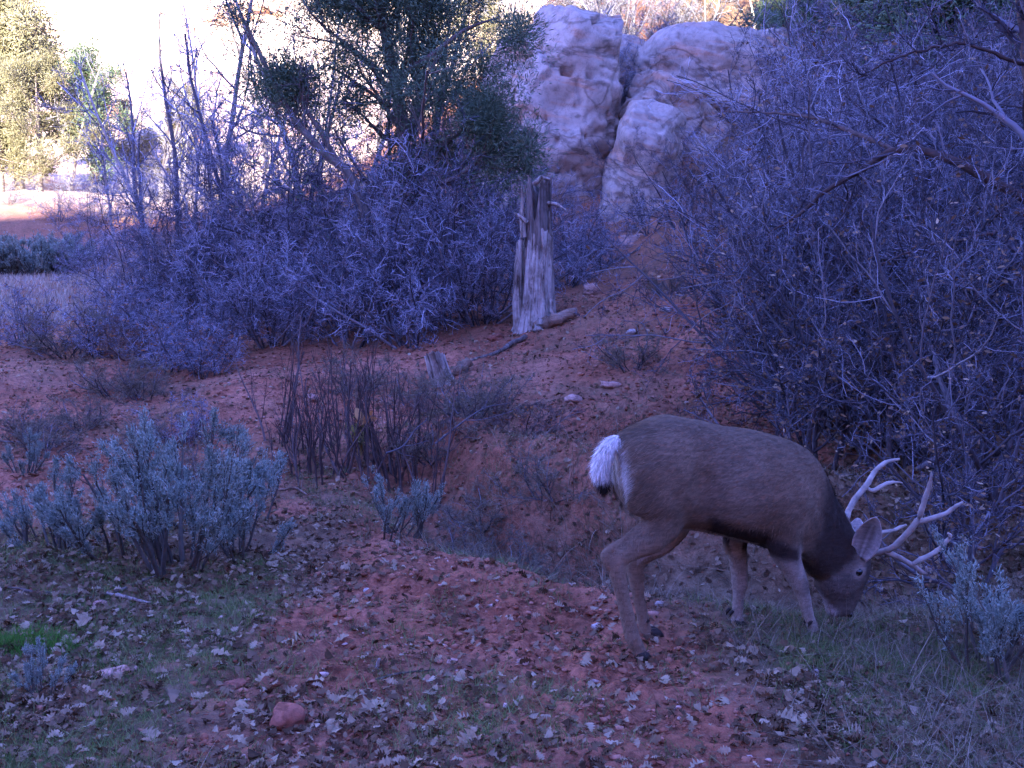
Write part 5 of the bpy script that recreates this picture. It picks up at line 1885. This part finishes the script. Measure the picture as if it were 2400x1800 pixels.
# fallen sticks
for pts, r, lab, mt in (
        (((208, 1412), (290, 1388), (372, 1352)), .008, 'straight dark stick propped on the leaves before the sagebrush', 'dark_wood'),
        (((12, 1388), (90, 1396), (165, 1406)), .008, 'dark stick lying at the left edge of the leaves', 'dark_wood'),
        (((250, 1408), (300, 1412), (350, 1424)), .011, 'grey crooked stick beside the straight dark one', 'grey_wood'),
        (((880, 1600), (930, 1585), (1020, 1580)), .005, 'thin dark twig on the path in front of the deer', 'dark_wood'),
        (((0, 1040), (90, 1046), (170, 1046)), .012, 'dark stick on the red soil at the left', 'dark_wood'),
        (((480, 1480), (520, 1505), (560, 1530)), .006, 'thin twig among the leaves at the lower left', 'dark_wood'),
        (((1600, 1500), (1720, 1480), (1840, 1470)), .004, 'thin straw coloured stick in front of the hooves', 'log_wood'),
        (((1880, 1620), (2030, 1585), (2200, 1560)), .004, 'long thin stick in the grass at the lower right', 'log_wood'),
        (((1500, 590), (1460, 612), (1440, 626)), .02, 'dark stick lying below the rock rib', 'dark_wood'),
        (((640, 1160), (690, 1150), (720, 1165)), .010, 'reddish stick at the foot of the dark sticks', 'log_wood')):
    P = [gp(u, v) + np.array([0, 0, r * 1.2 + .004]) for u, v in pts]
    log(P, [r * .7, r, r * .5], lab, 'fallen_stick', mt, 7, cat='stick')
a = gp(372, 1380)
# slender pale branches leaning among the dark sticks
for pts, lab in (
        (((905, 1062, 7.9), (945, 1045, 7.9), (975, 1005, 7.95), (1000, 985, 8.0)), 'pale forked branch leaning on the dark sticks'),
        (((1020, 1040, 8.0), (1090, 985, 8.1), (1140, 955, 8.3), (1195, 945, 8.5)), 'long pale whip arching right from the dark sticks')):
    P = np.array([px(*q) for q in pts])
    c = P.mean(0)
    rows = resample(np.c_[P - c, [.008, .006, .005, .0025]], 18)
    mb = MB()
    mb.tube(rows[None, :, :3], rows[None, :, 3], 6)
    P1, R1 = grow(np.random.default_rng(5), rows[None, :, :3], rows[None, :, 3], 5, .3, .95, .7, .4, 6, .1, U, .6, .003)
    mb.tube(P1, R1, 4)
    o = mb.build('leaning_branch', M['oak_bark'], None, True)
    o.location = c
    tag(o, lab, 'branch')
# dead mullein stalk with its wilted yellow-green leaves
p = gu(835, 8.6)
ms = thing('dead_mullein', 'brown dry flower stalk with wilted yellow leaves among the dark sticks', 'plant', p)
mb = MB()
mb.tube(np.array([[(0, 0, -.03), (.005, 0, .3), (-.01, 0, .55), (-.015, 0, .78)]]), np.array([[.011, .010, .013, .009]]), 8)
mb.build('stalk', M['log_wood'], ms, True)
rg = np.random.default_rng(44)
V, Q = leaf_batch(rg, np.stack([rg.normal(0, .05, 26), rg.normal(0, .05, 26), rg.uniform(.05, .33, 26)], -1), .13 * rg.uniform(.6, 1.2, 26), rg.normal(size=(26, 3)), .6, False, .3)
M['wilted'] = island_mat('wilted', [(0, (.22, .2, .06)), (.6, (.38, .36, .14)), (1, (.45, .28, .12))], transl=.2)
make_mesh('leaf_rosette', V, Q, M['wilted'], ms)
p = gu(852, 8.3)
V, Q = leaf_batch(rg, np.zeros((3, 3)) + rg.normal(size=(3, 3)) * .02, np.full(3, .17), np.array([[.2, -1, .3]] * 3), .3, False, .3)
o = make_mesh('curled_leaf', V, Q, M['orange_leaf'])
o.location = p + np.array([0, 0, .40])
tag(o, 'large orange curled leaf caught among the dark sticks', 'leaf')

# the largest fallen oak leaves, one by one
big = ((1010, 1632), (1075, 1600), (885, 1660), (1000, 1725), (450, 1545), (520, 1545), (705, 1515), (825, 1650), (870, 1672), (300, 1680), (470, 1640), (560, 1680), (800, 1515), (60, 1480), (200, 1470), (130, 1420),
       (640, 1335), (820, 1340), (1370, 1562), (1740, 1560), (1770, 1545), (1380, 1620), (1480, 1650), (1560, 1610), (1700, 1660), (240, 1530), (380, 1600), (150, 1590), (620, 1600), (740, 1610), (350, 1460), (100, 1660),
       (430, 1470), (690, 1650), (1250, 1700), (1620, 1700), (1850, 1700), (780, 1720), (560, 1750), (350, 1740), (1100, 1750))
for i, (u, v) in enumerate(big):
    p = gp(u, v)
    rr = np.random.default_rng(2000 + i)
    V, Q = leaf_batch(rr, np.zeros((1, 3)), np.array([.085 * rr.uniform(.7, 1.2)]), np.array([[0, -.15, 1.0]]), .8, True, .2)
    o = make_mesh('fallen_leaf', V, Q, M['pale_leaf'])
    o.location = p + np.array([0, 0, .018])
    tag(o, 'large pale lobed oak leaf lying on the ground in the foreground', 'leaf', 'large pale oak leaves on the ground')
